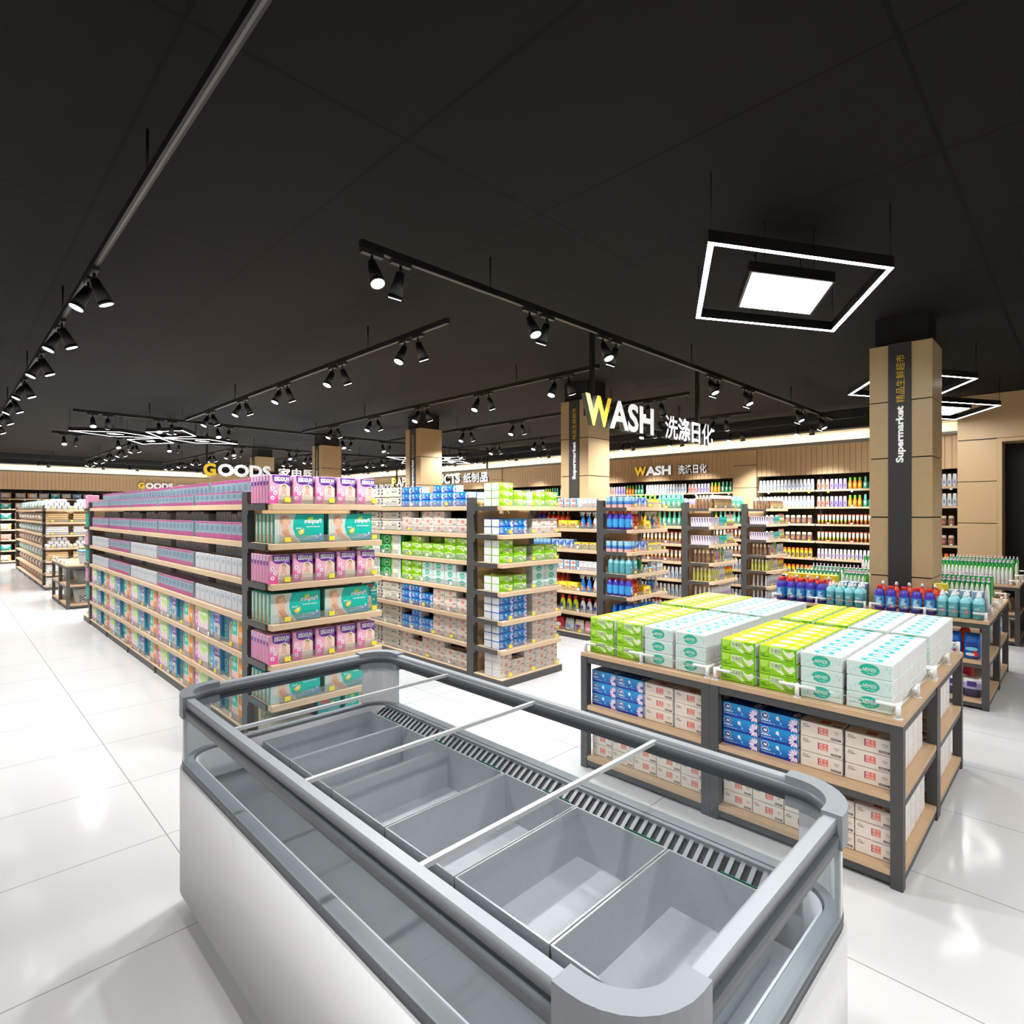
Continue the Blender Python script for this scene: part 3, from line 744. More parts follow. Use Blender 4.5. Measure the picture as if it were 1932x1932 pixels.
# ============================================================ products: boxes and packs
def P_(r, g, b, rough=.42): return M((r, g, b), rough)
W_ = P_(240, 240, 240); INK = P_(60, 62, 60)
SKIN = P_(236, 190, 160); SKIN2 = P_(220, 165, 135); HAIR = P_(120, 84, 60); PURP = P_(92, 36, 140); TEAL = P_(0, 184, 170)
TW, TD, TH = .185, .106, .0738
def tissue(kind):
    mb = MB(); w, d, h = TW, TD, TH
    base = {'green': P_(140, 205, 10), 'white': P_(214, 232, 226), 'blue': P_(0, 130, 205), 'cream': P_(226, 214, 202)}[kind]
    top = {'green': P_(208, 232, 4), 'white': W_, 'blue': P_(10, 80, 175), 'cream': P_(214, 200, 188)}[kind]
    end = P_(236, 236, 238)
    mb.box(-w / 2, -d / 2, 0, w / 2, d / 2, h, base, .004, {'-x': end, '+x': end, '+z': top})
    A = front(mb, w, d, h); T = topart(mb, w, d, h)
    if kind == 'green':
        lg, wt = P_(178, 226, 80), P_(236, 244, 214)
        A.pol([(.02, .98), (.28, .98), (.22, .6), (.06, .5)], lg).pol([(.3, .95), (.6, .95), (.62, .5), (.3, .48)], P_(214, 236, 180))
        A.pol([(.62, .95), (.72, .75), (.8, .7), (.9, .85), (.96, .6), (.84, .3), (.74, .45), (.68, .6)], wt).pol([(.4, .46), (.62, .44), (.72, .1), (.6, .2)], wt)
        A.rect(.965, .02, .985, .98, P_(30, 150, 40)).rect(.005, .02, .02, .98, P_(30, 160, 40))
        A.txt('珍美韵', .33, .55, .6, .85, P_(70, 80, 60)); A.txt('Soft', .05, .22, .17, .48, P_(40, 70, 20)).pol([(.12, .24), (.32, .3), (.3, .26), (.14, .2)], P_(40, 70, 20))
        A.marks(.66, .14, .93, .22, 7, P_(60, 110, 30)).marks(.74, .9, .97, .95, 6, P_(90, 140, 40))
        T.pol([(.3, .2), (.62, .25), (.68, .7), (.4, .85), (.25, .55)], P_(246, 250, 214)).pol([(.75, .2), (.97, .1), (.9, .5), (.78, .55)], P_(240, 248, 190)).pol([(.05, .6), (.2, .55), (.18, .9), (.06, .92)], P_(222, 240, 90))
    elif kind == 'white':
        m2 = P_(170, 222, 206); G = P_(26, 178, 150)
        for i in range(9):
            x, y = (.05 + .2 * R.random(), .1 + .75 * R.random()) if i % 2 else (.8 + .16 * R.random(), .1 + .75 * R.random())
            A.ell(x, y, .012 + .02 * R.random(), .03 + .06 * R.random(), m2, 7)
        A.ell(.5, .52, .225, .36, G, 22).pol([(.66, .3), (.74, .36), (.72, .2), (.68, .14)], base).pol([(.27, .5), (.33, .5), (.32, .36), (.28, .36)], base)
        A.ell(.31, .42, .022, .06, P_(250, 216, 196), 8).txt('AOMIER', .35, .4, .66, .64, W_).ell(.425, .54, .02, .055, P_(250, 222, 200), 10)
        A.marks(.46, .27, .62, .32, 6, P_(180, 236, 222))
        T.ring(.5, .5, .25, .38, .46, P_(20, 178, 186), 22).marks(.4, .44, .62, .56, 4, P_(80, 206, 206)).marks(.66, .2, .72, .26, 2, m2)
    elif kind == 'blue':
        A.rect(0, .66, 1, 1, P_(0, 136, 204)).rect(0, .45, 1, .66, P_(0, 120, 196)).rect(0, .24, 1, .45, P_(0, 98, 184)).pol([(0, .0), (1, .0), (1, .34), (.6, .16), (0, .24)], P_(10, 40, 146))
        A.ell(.14, .7, .105, .24, W_, 16).ell(.14, .7, .092, .205, P_(24, 36, 130), 16).pol([(.09, .66), (.12, .84), (.15, .72), (.18, .84), (.2, .64), (.14, .6)], W_)
        A.marks(.04, .34, .3, .44, 5, W_).marks(.04, .18, .34, .24, 8, P_(190, 225, 250)).pol([(.37, .16), (.41, .2), (.37, .26)], W_)
        A.ell(.47, .68, .045, .14, W_, 10).pol([(.48, .6), (.54, .46), (.5, .7)], W_).ell(.56, .36, .026, .07, P_(150, 210, 250), 8)
        cx, cy = .93, .42
        for i in range(13):
            a = 2 * PI * i / 13 + .2; c, s_ = math.cos(a), math.sin(a)
            def q(r, t): return (min(.985, cx + .185 * (r * c - t * s_) * .92), min(.98, max(.03, cy + .5 * (r * s_ + t * c))))
            if cx + .185 * c * .92 > 1.06: continue
            A.pol([q(.2, -.06), q(.6, -.16), q(.95, -.13), q(1.04, 0), q(.95, .13), q(.6, .16), q(.2, .06)], P_(226, 200, 232) if i % 2 else P_(242, 226, 242))
        A.ell(.93, .42, .032, .11, P_(70, 20, 130), 10)
        T.rect(0, 0, 1, 1, P_(6, 60, 150)).ell(.14, .5, .1, .2, P_(20, 30, 110), 12).ell(.9, .45, .08, .3, P_(214, 190, 220), 10).ell(.9, .45, .03, .1, P_(70, 20, 120), 8)
    else:
        A.rect(.43, .34, .67, .78, P_(214, 92, 78)).rect(.43, .34, .45, .78, P_(110, 70, 90)).txt('原木', .46, .57, .65, .75, P_(250, 226, 214)).txt('纯品', .46, .37, .65, .55, P_(250, 226, 214))
        A.txt('清风', .06, .66, .2, .86, P_(120, 106, 100)).pol([(.04, .64), (.28, .72), (.2, .62)], P_(150, 136, 128)).rect(.74, .14, .97, .28, P_(64, 54, 54)).marks(.76, .18, .95, .24, 6, P_(214, 204, 196))
        A.ell(.87, .6, .055, .12, P_(204, 190, 178), 10).marks(.8, .64, .95, .7, 5, P_(180, 164, 152)).rect(0, 0, 1, .03, P_(180, 150, 130))
        T.rect(.43, .2, .67, .62, P_(196, 84, 70)).rect(.76, .12, .96, .24, P_(80, 66, 62))
    return Proto(kind + '_tissue_box', 'tissue box', mb)
TIS = {k: tissue(k) for k in ('green', 'white', 'blue', 'cream')}
TDESC = {'green': 'lime green tissue box', 'white': 'white tissue box', 'blue': 'blue tissue box', 'cream': 'cream tissue box'}
TSMALL = {k: 0 for k in TIS}

# tissue display block
for (nm, i, j), (x0, y0, pos) in TABS.items():
    if nm != 'tissue': continue
    p2 = ('front' if i == 0 else 'rear') + (' shelf-end' if j else ' doorway') + ' table'
    for c in range(4):
        kind = 'green' if c < 2 else 'white'
        y = y0 + .7465 - c * .2025
        for r in range(7):
            for l in range(3):
                TIS[kind].put((x0 + .05 + TD / 2 + r * .1105, y + R.uniform(-.001, .001), .7435 + l * .0742), FX,
                              '%s, %s column, %s row back, %s layer, %s' % (TDESC[kind], nth(c + 1), nth(r + 1), LAYER3[l], p2), 'tissue boxes stacked on the display tables')
        kind = 'blue' if c < 2 else 'cream'; y = y0 + .832 - .0955 - c * .1965
        for r in range(6):
            if (i == 1 and (c < 3 or j)) or (r > 2 and (c < 3 or j)) or (c == 0 and r > 1 and not j): continue
            for l in range(4 if kind == 'blue' and r == 2 else 3):
                TIS[kind].put((x0 + .055 + TD / 2 + r * .118, y, .4045 + l * .0742), FX,
                              '%s, %s column, %s row, %s layer, middle shelf, %s' % (TDESC[kind], nth(c + 1), nth(r + 1), LAYER3[l], p2), 'tissue boxes on the middle shelves')
    for c in range(5):
        y = y0 + .832 - .0805 - c * .1575
        for r in range(6):
            if (i == 1 and (c < 4 or j)) or (r > 1 and (c < 4 or j)): continue
            for l in range(2 if c == 1 and r == 0 else 3):
                TIS['cream'].put((x0 + .055 + TD / 2 + r * .118, y, .0785 + l * .0742), FX,
                                 'cream tissue box, %s column, %s row, %s layer, bottom shelf, %s' % (nth(c + 1), nth(r + 1), LAYER3[l], p2), 'tissue boxes on the bottom shelves', (.83, 1, 1))

# paper gondola, long side: six columns next to the post, two rows deep
X2 = G0 + GP; GAP = .0005
rows = [('bbbbbb', '332332'), ('cccccc', '323322'), ('gggggg', '232233'), ('ggwwww', '333332'), ('bbbccc', '332332'), ('bbbccc', '232333'), ('cccccc', '323322')]
KEY = {'b': 'blue', 'c': 'cream', 'g': 'green', 'w': 'white'}
for lv, (ks, hs) in enumerate(rows):
    for c in range(6):                                   # c = 0 is farthest from post
        kd = KEY[ks[c]]; y = 5.52 - .10 - c * .195
        for r in range(2):
            for l in range(int(hs[c]) if r == 0 else min(3, int(hs[c]) + (R.random() < .4)) if int(hs[c]) < 3 else 0):
                TIS[kd].put((X2 + .03 + TD / 2 + r * .113, y, LV[lv] + GAP + l * .0742), FX,
                            '%s, %s from post, %s layer, %s, %s shelf, paper run' % (TDESC[kd], nth(6 - c), LAYER3[l], 'front' if r == 0 else 'behind', LEVEL[lv]), 'tissue boxes along the paper run')
# paper end shelves: four columns
erows = [('gg.gg', '32022'), ('bb.cc', '22022'), ('gg.gg', '32022'), ('gg.ww', '22033'), ('bb.cc', '33033'), ('bb.cc', '33033')]
EX = [.115, .305, 0, .62, .81]
for lv, (ks, hs) in enumerate(erows):
    for c in range(5):
        if ks[c] == '.': continue
        kd = KEY[ks[c]]
        for r in range(3):
            if r == 2 and c not in (1, 3): continue
            for l in range(int(hs[c])):
                if kd == 'white' and r: continue
                TIS[kd].put((X2 + EX[c] if c < 3 else X2 + EX[c] - .045, 3.895 + TD / 2 + r * .109, LV[lv] + GAP + l * .0742), FY,
                            '%s, %s stack from bracket, %s row, %s layer, %s paper end shelf' % (TDESC[kd], nth(c + 1 if c < 2 else c), nth(r + 1), LAYER3[l], LEVEL[lv]), 'tissue boxes on the paper end shelves')
for c, hh in enumerate((3, 2, 3, 3, 3)):
    for r in range(2):
        for l in range(hh):
            TIS['cream'].put((X2 + .10 + c * .167, 3.885 + TD / 2 + r * .109, LV[6] + GAP + l * .0742), FY,
                             'cream tissue box, %s stack from bracket, %s row, %s layer, bottom paper end shelf' % (nth(c + 1), nth(r + 1), LAYER3[l]), 'tissue boxes on the paper end shelves', (.87, 1, 1))
# large paper packs beyond the tissue bay
def bigpack(kind):
    mb = MB(); w, d, h = .42, .22, .112
    base = P_(228, 222, 210) if kind == 'white' else P_(20, 150, 70)
    mb.box(-w / 2, -d / 2, 0, w / 2, d / 2, h, base, .012); A = front(mb, w, d, h)
    if kind == 'white':
        A.ring(.36, .55, .13, .4, .07, P_(150, 186, 90), 18).marks(.3, .48, .42, .6, 3, P_(110, 110, 100)).pol([(.28, .02), (.44, .02), (.4, .12), (.32, .12)], P_(170, 210, 90))
        A.marks(.55, .5, .8, .64, 4, P_(16, 120, 70)).marks(.52, .75, .82, .8, 8, P_(110, 100, 90))
        for x in (.03, .9): A.pol([(x, .35), (x + .06, .3), (x + .08, .6), (x + .07, .86), (x + .01, .9)], P_(46, 38, 34)).marks(x + .01, .5, x + .07, .7, 2, base)
    else:
        A.pol([(.52, 0), (1, 0), (1, 1), (.56, 1), (.6, .5)], P_(226, 230, 224)).pol([(.52, 0), (.57, 0), (.62, .5), (.58, 1), (.54, 1), (.58, .5)], P_(226, 200, 60))
        A.ring(.32, .5, .15, .45, .12, P_(190, 240, 210), 18).ell(.32, .5, .1, .3, P_(10, 120, 60), 14).marks(.24, .42, .4, .58, 4, P_(200, 240, 150))
        for i in range(6): A.ell(.68 + .28 * R.random(), .15 + .7 * R.random(), .015, .07, P_(110, 150, 110), 7)
    return Proto(kind + '_paper_pack', 'paper towel pack', mb)
BP = {k: bigpack(k) for k in ('white', 'green')}
for lv in range(7):
    kd = 'green' if lv in (2, 3) else 'white'
    for c in range(2):
        for l in range(2):
            BP[kd].put((X2 + .04 + .11, 5.76 + c * .44, LV[lv] + GAP + l * .1125), FX,
                       '%s paper towel pack, %s layer, %s shelf, %s beyond the tissue boxes' % (kd, ('lower', 'upper')[l], LEVEL[lv], nth(c + 1)), 'large paper packs on the paper run')

# ------------------------------------------------------------ nappy packs
def baby(A, cx, cy, s, ar):
    """simple baby with head, hair, body and arms; ar = face width / height"""
    k = 1 / ar
    A.ell(cx, cy - .17 * s, .12 * s * k, .16 * s, P_(244, 170, 196), 12)
    A.pol([(cx - .1 * s * k, cy - .1 * s), (cx - .2 * s * k, cy - .38 * s), (cx - .13 * s * k, cy - .38 * s), (cx - .03 * s * k, cy - .16 * s)], SKIN)
    A.pol([(cx + .06 * s * k, cy - .16 * s), (cx + .08 * s * k, cy - .42 * s), (cx + .15 * s * k, cy - .4 * s), (cx + .13 * s * k, cy - .12 * s)], SKIN)
    A.ell(cx, cy + .06 * s, .115 * s * k, .13 * s, HAIR, 14).ell(cx - .01 * s * k, cy + .02 * s, .098 * s * k, .115 * s, SKIN, 14)
    for dx in (-.045, .035): A.ell(cx + dx * s * k, cy + .02 * s, .012 * s * k, .014 * s, P_(50, 36, 30), 6)
    A.ell(cx - .005 * s * k, cy - .045 * s, .025 * s * k, .01 * s, P_(200, 80, 90), 7)
def huggies():
    mb = MB(); w, d, h = .147, .049, .197
    side = P_(206, 120, 170)
    mb.box(-w / 2, -d / 2, 0, w / 2, d / 2, h, P_(244, 176, 206), .006, {'-x': side, '+x': side, '+z': P_(246, 214, 232)}); A = front(mb, w, d, h)
    A.rect(.02, .0, .5, .22, P_(238, 92, 172)).rect(.02, .22, .5, .4, P_(240, 120, 184))
    A.pol([(.42, .015), (.985, .015), (.985, .72), (.55, .72), (.46, .5)], P_(236, 220, 198)).rect(.45, .02, .98, .14, P_(206, 180, 160))
    A.pol([(.15, .985), (.985, .985), (.985, .58), (.93, .62), (.78, .70), (.5, .68), (.3, .70), (.18, .78)], PURP)
    A.txt('HUGGIES', .24, .775, .95, .93, W_, mirror=True, bold=.05).marks(.7, .73, .94, .765, 5, P_(200, 170, 225)).marks(.3, .95, .5, .965, 4, P_(190, 150, 215))
    baby(A, .70, .54, .66, w / h)
    for x, y in ((.17, .53), (.3, .37), (.17, .2)): A.ell(x, y, .1, .075, P_(250, 236, 246), 14).ell(x, y, .04, .03, P_(214, 130, 180), 8)
    for B in (sideart(mb, w, d, h), sideart2(mb, w, d, h)):
        B.rect(.12, .02, .38, .98, P_(232, 170, 204)).rect(.68, .02, .86, .95, P_(214, 150, 186)).pol([(.2, .66), (.5, .62), (.8, .66), (.8, .8), (.2, .8)], PURP).rect(.25, .78, .75, .96, P_(206, 190, 224))
    return Proto('pink_nappy_pack', 'nappy pack', mb)
def pampers():
    mb = MB(); w, d, h = .36, .063, .203
    mb.box(-w / 2, -d / 2, 0, w / 2, d / 2, h, TEAL, .006, {'-x': P_(206, 186, 170), '+x': P_(0, 150, 140), '+z': P_(120, 196, 186)}); A = front(mb, w, d, h)
    A.pol([(.01, .01), (.52, .01), (.41, .24), (.36, .5), (.37, .75), (.42, .985), (.01, .985)], P_(232, 238, 236))
    A.pol([(.01, .01), (.5, .01), (.4, .24), (.35, .5), (.36, .75), (.41, .985), (.01, .985)], P_(214, 216, 208))
    A.pol([(.03, .3), (.3, .35), (.34, .1), (.1, .02), (.02, .05)], P_(190, 206, 200))
    A.pol([(.17, .58), (.27, .6), (.3, .4), (.27, .2), (.18, .12), (.14, .3)], SKIN).ell(.2, .74, .1, .19, SKIN, 16)       # back and head in profile
    A.pol([(.1, .8), (.13, .93), (.22, .96), (.29, .9), (.24, .86), (.16, .8), (.13, .66)], P_(196, 160, 122)).ell(.155, .72, .022, .05, SKIN2, 8)
    A.pol([(.28, .79), (.315, .72), (.29, .66)], SKIN2).ell(.26, .8, .008, .016, P_(60, 40, 30), 6).ell(.29, .665, .012, .014, P_(190, 80, 80), 6)
    A.pol([(.15, .42), (.24, .48), (.28, .4), (.34, .22), (.46, .06), (.44, .01), (.3, .06), (.22, .2)], SKIN2)
    for i in range(4): A.pol([(.15 + .02 * i, .42 - .045 * i), (.24, .34 - .04 * i), (.245, .325 - .04 * i), (.15 + .02 * i, .4 - .045 * i)], P_(200, 140, 112))
    A.pol([(.6, .06), (.985, .06), (.985, .3), (.8, .22), (.62, .1)], P_(60, 150, 200))
    A.txt('Pampers', .59, .62, .94, .83, W_, mirror=True, bold=.04).marks(.63, .53, .92, .57, 9, P_(210, 244, 240)).ell(.58, .65, .006, .01, W_, 6)
    A.pol([(.66, .78), (.68, .9), (.715, .86), (.75, .92), (.77, .82), (.71, .77)], P_(206, 222, 40)).pol([(.69, .82), (.7, .87), (.715, .84)], TEAL)
    for i in range(5):
        a = PI * (.2 + .15 * i); A.pol([(.715 + .075 * math.cos(a), .87 + .12 * math.sin(a)), (.715 + .082 * math.cos(a) + .003, .87 + .135 * math.sin(a)), (.715 + .08 * math.cos(a), .87 + .135 * math.sin(a))], P_(236, 206, 40))
    A.pol([(.46, .4), (.5, .44), (.53, .46), (.58, .5), (.585, .38), (.56, .3), (.51, .27), (.47, .31)], P_(244, 206, 60)).pol([(.5, .42), (.555, .46), (.56, .38), (.52, .34)], P_(252, 246, 214)).marks(.42, .47, .54, .53, 4, P_(190, 240, 234))
    A.pol([(.46, .12), (.5, .17), (.84, .26), (.9, .18), (.8, .12), (.6, .1)], P_(168, 208, 220)).marks(.5, .13, .82, .2, 6, P_(60, 150, 160))
    A.txt('4', .9, .2, .95, .32, W_, mirror=True, bold=.04)
    for B in (sideart(mb, w, d, h),): B.rect(.62, .02, .9, .97, P_(20, 150, 130)).rect(.1, .02, .42, .3, P_(214, 150, 120)).rect(.12, .3, .5, .97, P_(214, 206, 196)).pol([(.45, .02), (.62, .02), (.62, .97), (.5, .97)], P_(196, 140, 110))
    return Proto('teal_nappy_pack', 'nappy pack', mb)
def tallteal():
    mb = MB(); w, d, h = .155, .07, .205
    mb.box(-w / 2, -d / 2, 0, w / 2, d / 2, h, P_(0, 150, 150), .006, {'-x': P_(10, 104, 110), '+z': P_(10, 120, 120)}); A = front(mb, w, d, h)
    A.rect(.12, .88, .5, .97, P_(214, 50, 50)).txt('Pampers', .36, .68, .93, .8, W_, mirror=True, bold=.04).marks(.45, .6, .9, .63, 6, P_(190, 236, 230)).pol([(.52, .8), (.6, .9), (.72, .88), (.76, .8)], P_(220, 200, 40))
    A.ell(.24, .33, .2, .24, P_(240, 214, 196), 14).ell(.26, .42, .1, .1, SKIN, 12).ell(.24, .22, .13, .12, SKIN2, 10).pol([(.55, .4), (.66, .46), (.72, .4), (.62, .34)], P_(244, 206, 60)).ell(.86, .1, .06, .05, P_(90, 180, 230), 8)
    return Proto('small_teal_nappy_pack', 'nappy pack', mb)
def lowpack(kind):
    """tall nappy packs of the lower three shelves"""
    w, d, h = {'bright': (.36, .12, .224), 'sky': (.235, .12, .222), 'petrol': (.25, .12, .218), 'orange': (.245, .12, .22)}[kind]
    mb = MB(); base = {'bright': P_(222, 236, 190), 'sky': P_(76, 160, 206), 'petrol': P_(24, 100, 124), 'orange': P_(232, 224, 210)}[kind]
    mb.box(-w / 2, -d / 2, 0, w / 2, d / 2, h, base, .006, {'-x': {'bright': P_(224, 96, 190), 'sky': P_(0, 120, 180), 'petrol': P_(12, 80, 104), 'orange': P_(0, 160, 150)}[kind]}); A = front(mb, w, d, h)
    if kind == 'bright':
        A.rect(.01, .01, .22, .98, P_(226, 120, 200)).rect(.01, .8, .22, .98, P_(244, 220, 120)).ell(.12, .5, .07, .2, P_(250, 232, 246), 14).ell(.12, .5, .035, .1, P_(200, 60, 160), 10)
        A.pol([(.22, .01), (.96, .01), (.96, .4), (.7, .55), (.5, .3), (.22, .7)], P_(246, 222, 236)).pol([(.3, .7), (.6, .98), (.92, .98), (.92, .62), (.6, .5)], P_(186, 222, 140)).marks(.4, .72, .85, .84, 5, P_(230, 244, 220)).rect(.95, .01, .99, .98, P_(40, 150, 60))
        for i in range(5): A.ell(.32 + .12 * i, .2 + .1 * (i % 2), .015, .05, P_(206, 120, 190), 7)
    elif kind == 'sky':
        A.rect(.42, .01, .99, .98, P_(206, 196, 186)).pol([(.36, .98), (.99, .98), (.99, .5), (.92, .62), (.5, .6), (.38, .7)], PURP).pol([(.42, .95), (.94, .95), (.94, .7), (.5, .68)], P_(196, 190, 226))
        A.marks(.46, .76, .92, .9, 4, PURP).ell(.62, .36, .12, .13, P_(40, 140, 200), 12).ell(.86, .4, .06, .09, HAIR, 9).ell(.84, .36, .05, .07, SKIN, 9).marks(.06, .1, .3, .3, 2, W_).marks(.06, .4, .3, .5, 2, P_(190, 230, 250)).rect(.01, .01, .4, .07, P_(20, 110, 180))
    elif kind == 'petrol':
        A.rect(.02, .02, .45, .98, P_(22, 106, 130)).ring(.24, .52, .13, .12, .3, P_(140, 206, 190), 14).ring(.24, .24, .11, .1, .3, P_(140, 206, 190), 12).pol([(.3, .98), (.98, .98), (.98, .86), (.6, .84), (.34, .9)], PURP)
        A.pol([(.47, .02), (.99, .02), (.99, .84), (.6, .8), (.47, .6)], P_(200, 178, 156)).ell(.72, .62, .12, .14, P_(150, 110, 80), 12).ell(.74, .58, .1, .12, SKIN, 12).ell(.76, .28, .14, .22, SKIN2, 12)
    else:
        A.rect(.02, .46, .48, .96, TEAL).rect(.05, .98, .3, 1.0, P_(220, 60, 50)).marks(.1, .6, .4, .75, 3, P_(190, 240, 230)).ell(.24, .86, .07, .06, P_(226, 230, 60), 9)
        A.rect(.02, .02, .5, .42, P_(236, 206, 200)).pol([(.62, .02), (.99, .02), (.99, .98), (.6, .98), (.55, .75), (.56, .4)], P_(232, 138, 20)).marks(.66, .45, .94, .62, 2, P_(250, 226, 200)).ell(.8, .14, .07, .07, TEAL, 10).ell(.78, .9, .07, .05, P_(40, 150, 130), 9)
        for i in range(4): A.ell(.12 + .1 * i, .16 + .12 * (i % 2), .02, .022, P_(224, 120, 130), 7)
    return Proto({'bright': 'pastel', 'sky': 'sky_blue', 'petrol': 'petrol_blue', 'orange': 'orange_banded'}[kind] + '_nappy_pack', 'nappy pack', mb)
HU, PA, TT = huggies(), pampers(), tallteal()
g = 'nappy packs on the nappy end shelves'
for lv in (0, 2, 4):
    for c in range(5):
        for r in range(6 if c == 0 else 2):
            HU.put((G0 + .078 + c * .166, 3.895 + r * .0525, LV[lv] + GAP), FY, 'pink nappy pack, %s from bracket, %s in its row, %s nappy end shelf' % (nth(c + 1), nth(r + 1), LEVEL[lv]), g)
for lv in (1, 3, 5):
    xs = (.222, .614) if lv == 1 else (.195, .585)
    for c in range(2):
        for r in range(5 if c == 0 else 2):
            PA.put((G0 + xs[c], 3.905 + r * .066, LV[lv] + GAP), FY, 'teal nappy pack with baby, %s from bracket, %s in its row, %s nappy end shelf' % (nth(c + 1), nth(r + 1), LEVEL[lv]), g)
TT.put((G0 + .46, 3.94, LV[6] + GAP), FY, 'small teal nappy pack on the bottom nappy end shelf', g, (1.15, 1, 1))
for lv in (3, 5): TT.put((G0 + .8155, 3.94, LV[lv] + GAP), FY, 'small teal nappy pack closing the %s nappy end shelf' % LEVEL[lv], g, (.6, 1, 1))
LOWK = {k: lowpack(k) for k in ('bright', 'sky', 'petrol', 'orange')}
LOWK['orange'].put((G0 + .70, 3.945, LV[6] + GAP), FY, 'orange banded nappy pack on the bottom nappy end shelf', g, (.95, .8, 1))
def carton():
    mb = MB(); w, d, h = .28, .05, .12
    mb.box(-w / 2, -d / 2, 0, w / 2, d / 2, h, P_(226, 230, 214), .003, {'-x': P_(214, 218, 204)}); A = front(mb, w, d, h)
    A.rect(.0, .02, .14, .98, P_(206, 196, 90)).pol([(.02, .8), (.12, .8), (.07, .5)], P_(240, 240, 230)).ell(.52, .75, .06, .12, P_(206, 220, 110), 10).ring(.72, .72, .04, .12, .3, P_(120, 110, 100), 10).marks(.3, .3, .8, .4, 8, P_(190, 196, 170))
    return Proto('wipes_carton', 'carton', mb)
CA = carton()
for r in range(5): CA.put((G0 + .19, 3.885 + r * .052, LV[6] + GAP), FY, 'pale wipes carton, %s in the row, bottom nappy end shelf' % nth(r + 1), g)
CA.put((G0 + .19, 4.145, LV[6] + GAP), FY, 'taller pale wipes carton at the back of the bottom nappy end shelf', g, (1, 1, 1.6))

for lv in (0, 2, 4):
    for r in range(3): HU.put((G0 + .092, 10.785 - r * .0525, LV[lv] + GAP), PI, 'pink nappy pack, %s in its row, %s shelf at far end of nappy run' % (nth(r + 1), LEVEL[lv]), g)
for lv in (1, 3, 5):
    for r in range(3): PA.put((G0 + .2, 10.775 - r * .066, LV[lv] + GAP), PI, 'teal nappy pack, %s in its row, %s shelf at far end of nappy run' % (nth(r + 1), LEVEL[lv]), g)

# nappy run, long side
g = 'nappy packs along the nappy run'
for lv in (4, 5, 6):
    for k in range(5):
        y = 4.34 + k * 1.2
        for kd, dy, dx in (('orange', .15, .022), ('petrol', .405, .05), ('sky', .66, .026), ('bright', .97, .019)):
            LOWK[kd].put((G0 + dx + .06, y + dy, LV[lv] + GAP), FX, '%s nappy pack, %s bay from post, %s shelf, nappy run' % ({'orange': 'orange banded', 'petrol': 'petrol blue', 'sky': 'sky blue', 'bright': 'pastel pink and green'}[kd], nth(k + 1), LEVEL[lv]), g)
def slim(kind):
    w, d, h = .118, .115, .138
    mb = MB(); c = {'rosy': P_(140, 156, 168), 'steel': P_(188, 192, 198)}[kind]
    mb.box(-w / 2, -d / 2, 0, w / 2, d / 2, h, c, .004, {'+z': P_(176, 110, 140) if kind == 'rosy' else P_(160, 152, 142)}); A = front(mb, w, d, h)
    if kind == 'rosy': A.rect(.02, .02, .98, .3, P_(168, 84, 138)).rect(.02, .88, .98, .99, P_(176, 70, 128)).ell(.5, .62, .36, .2, P_(96, 130, 150), 12).ell(.5, .16, .25, .1, P_(188, 70, 130), 9)
    else: A.rect(.02, .03, .98, .1, P_(200, 170, 182)).rect(.06, .14, .94, .96, P_(196, 200, 206)).ell(.5, .7, .3, .14, P_(160, 176, 190), 10)
    return Proto(('magenta_edged' if kind == 'rosy' else 'silver_grey') + '_nappy_pack', 'nappy pack', mb)
SL = {k: slim(k) for k in ('rosy', 'steel')}
for lv in range(4):
    for k in range(5):
        for c in range(9):
            y = 4.34 + k * 1.2 + .1 + c * .1255
            fk = 'rosy' if lv < 2 or k % 2 else 'steel'
            SL[fk].put((G0 + .026 + .0575, y, LV[lv] + GAP), FX, '%s nappy pack, %s in %s bay, front row, %s shelf' % ({'rosy': 'magenta edged', 'steel': 'silver grey'}[fk], nth(c + 1), nth(k + 1), LEVEL[lv]), g, (1, 1, .72 if lv == 0 else 1))
            if c == 8 and lv: continue
            bk = 'rosy' if lv == 0 else 'steel'
            SL[bk].put((G0 + .026 + .185, y, LV[lv] + GAP), FX, '%s nappy pack, %s in %s bay, row behind, %s shelf' % ({'rosy': 'magenta edged', 'steel': 'silver grey'}[bk], nth(c + 1), nth(k + 1), LEVEL[lv]), g, (1, 1, 1.5 if lv == 0 else 1.58 if c % 4 else 1.45))
# ============================================================ products: bottles, tubes, small boxes
def bottle(name, prof, seg=12, sy=.62, p=2.6, art=None, cap=None, cat='bottle'):
    mb = MB(); mb.lathe(prof, seg, sy=sy, p=p)
    if art: art(mb)
    parts = ()
    if cap:
        c = MB(); cap(c); parts = (('cap', c),)
    return Proto(name, cat, mb, parts)
def lab(mb, w, z0, z1, y):  # print area on the front
    return mb.art((-w / 2, -y, z0), (1, 0, 0), (0, 0, 1), w, z1 - z0)
RED = P_(206, 30, 40); BL = P_(60, 52, 170)
def b_blue():
    def art(mb):
        A = lab(mb, .06, .03, .13, .0428); A.pol([(.1, .3), (.3, .95), (.9, .8), (.75, .55), (.95, .4), (.7, .3)], P_(170, 210, 235)).pol([(.45, .02), (.98, .05), (.98, .3), (.5, .26)], P_(226, 50, 50)).marks(.52, .08, .95, .22, 2, W_).pol([(.55, .7), (.98, .95), (.98, .75), (.7, .55)], P_(70, 100, 150))
    c = P_(70, 58, 178, .3); b = P_(60, 150, 214, .35); d = P_(52, 40, 140, .3)
    return bottle('blue_detergent_bottle', [(.036, 0, d), (.041, .006, d), (.042, .03, b), (.042, .132, c), (.041, .15, c), (.034, .178, c), (.021, .195, c), (.0205, .2, c), (.018, .205, c)], 14, 1.0, 2.2, art,
                  lambda m: m.lathe([(.024, .198, RED), (.024, .222, RED), (.021, .226, RED)], 12))
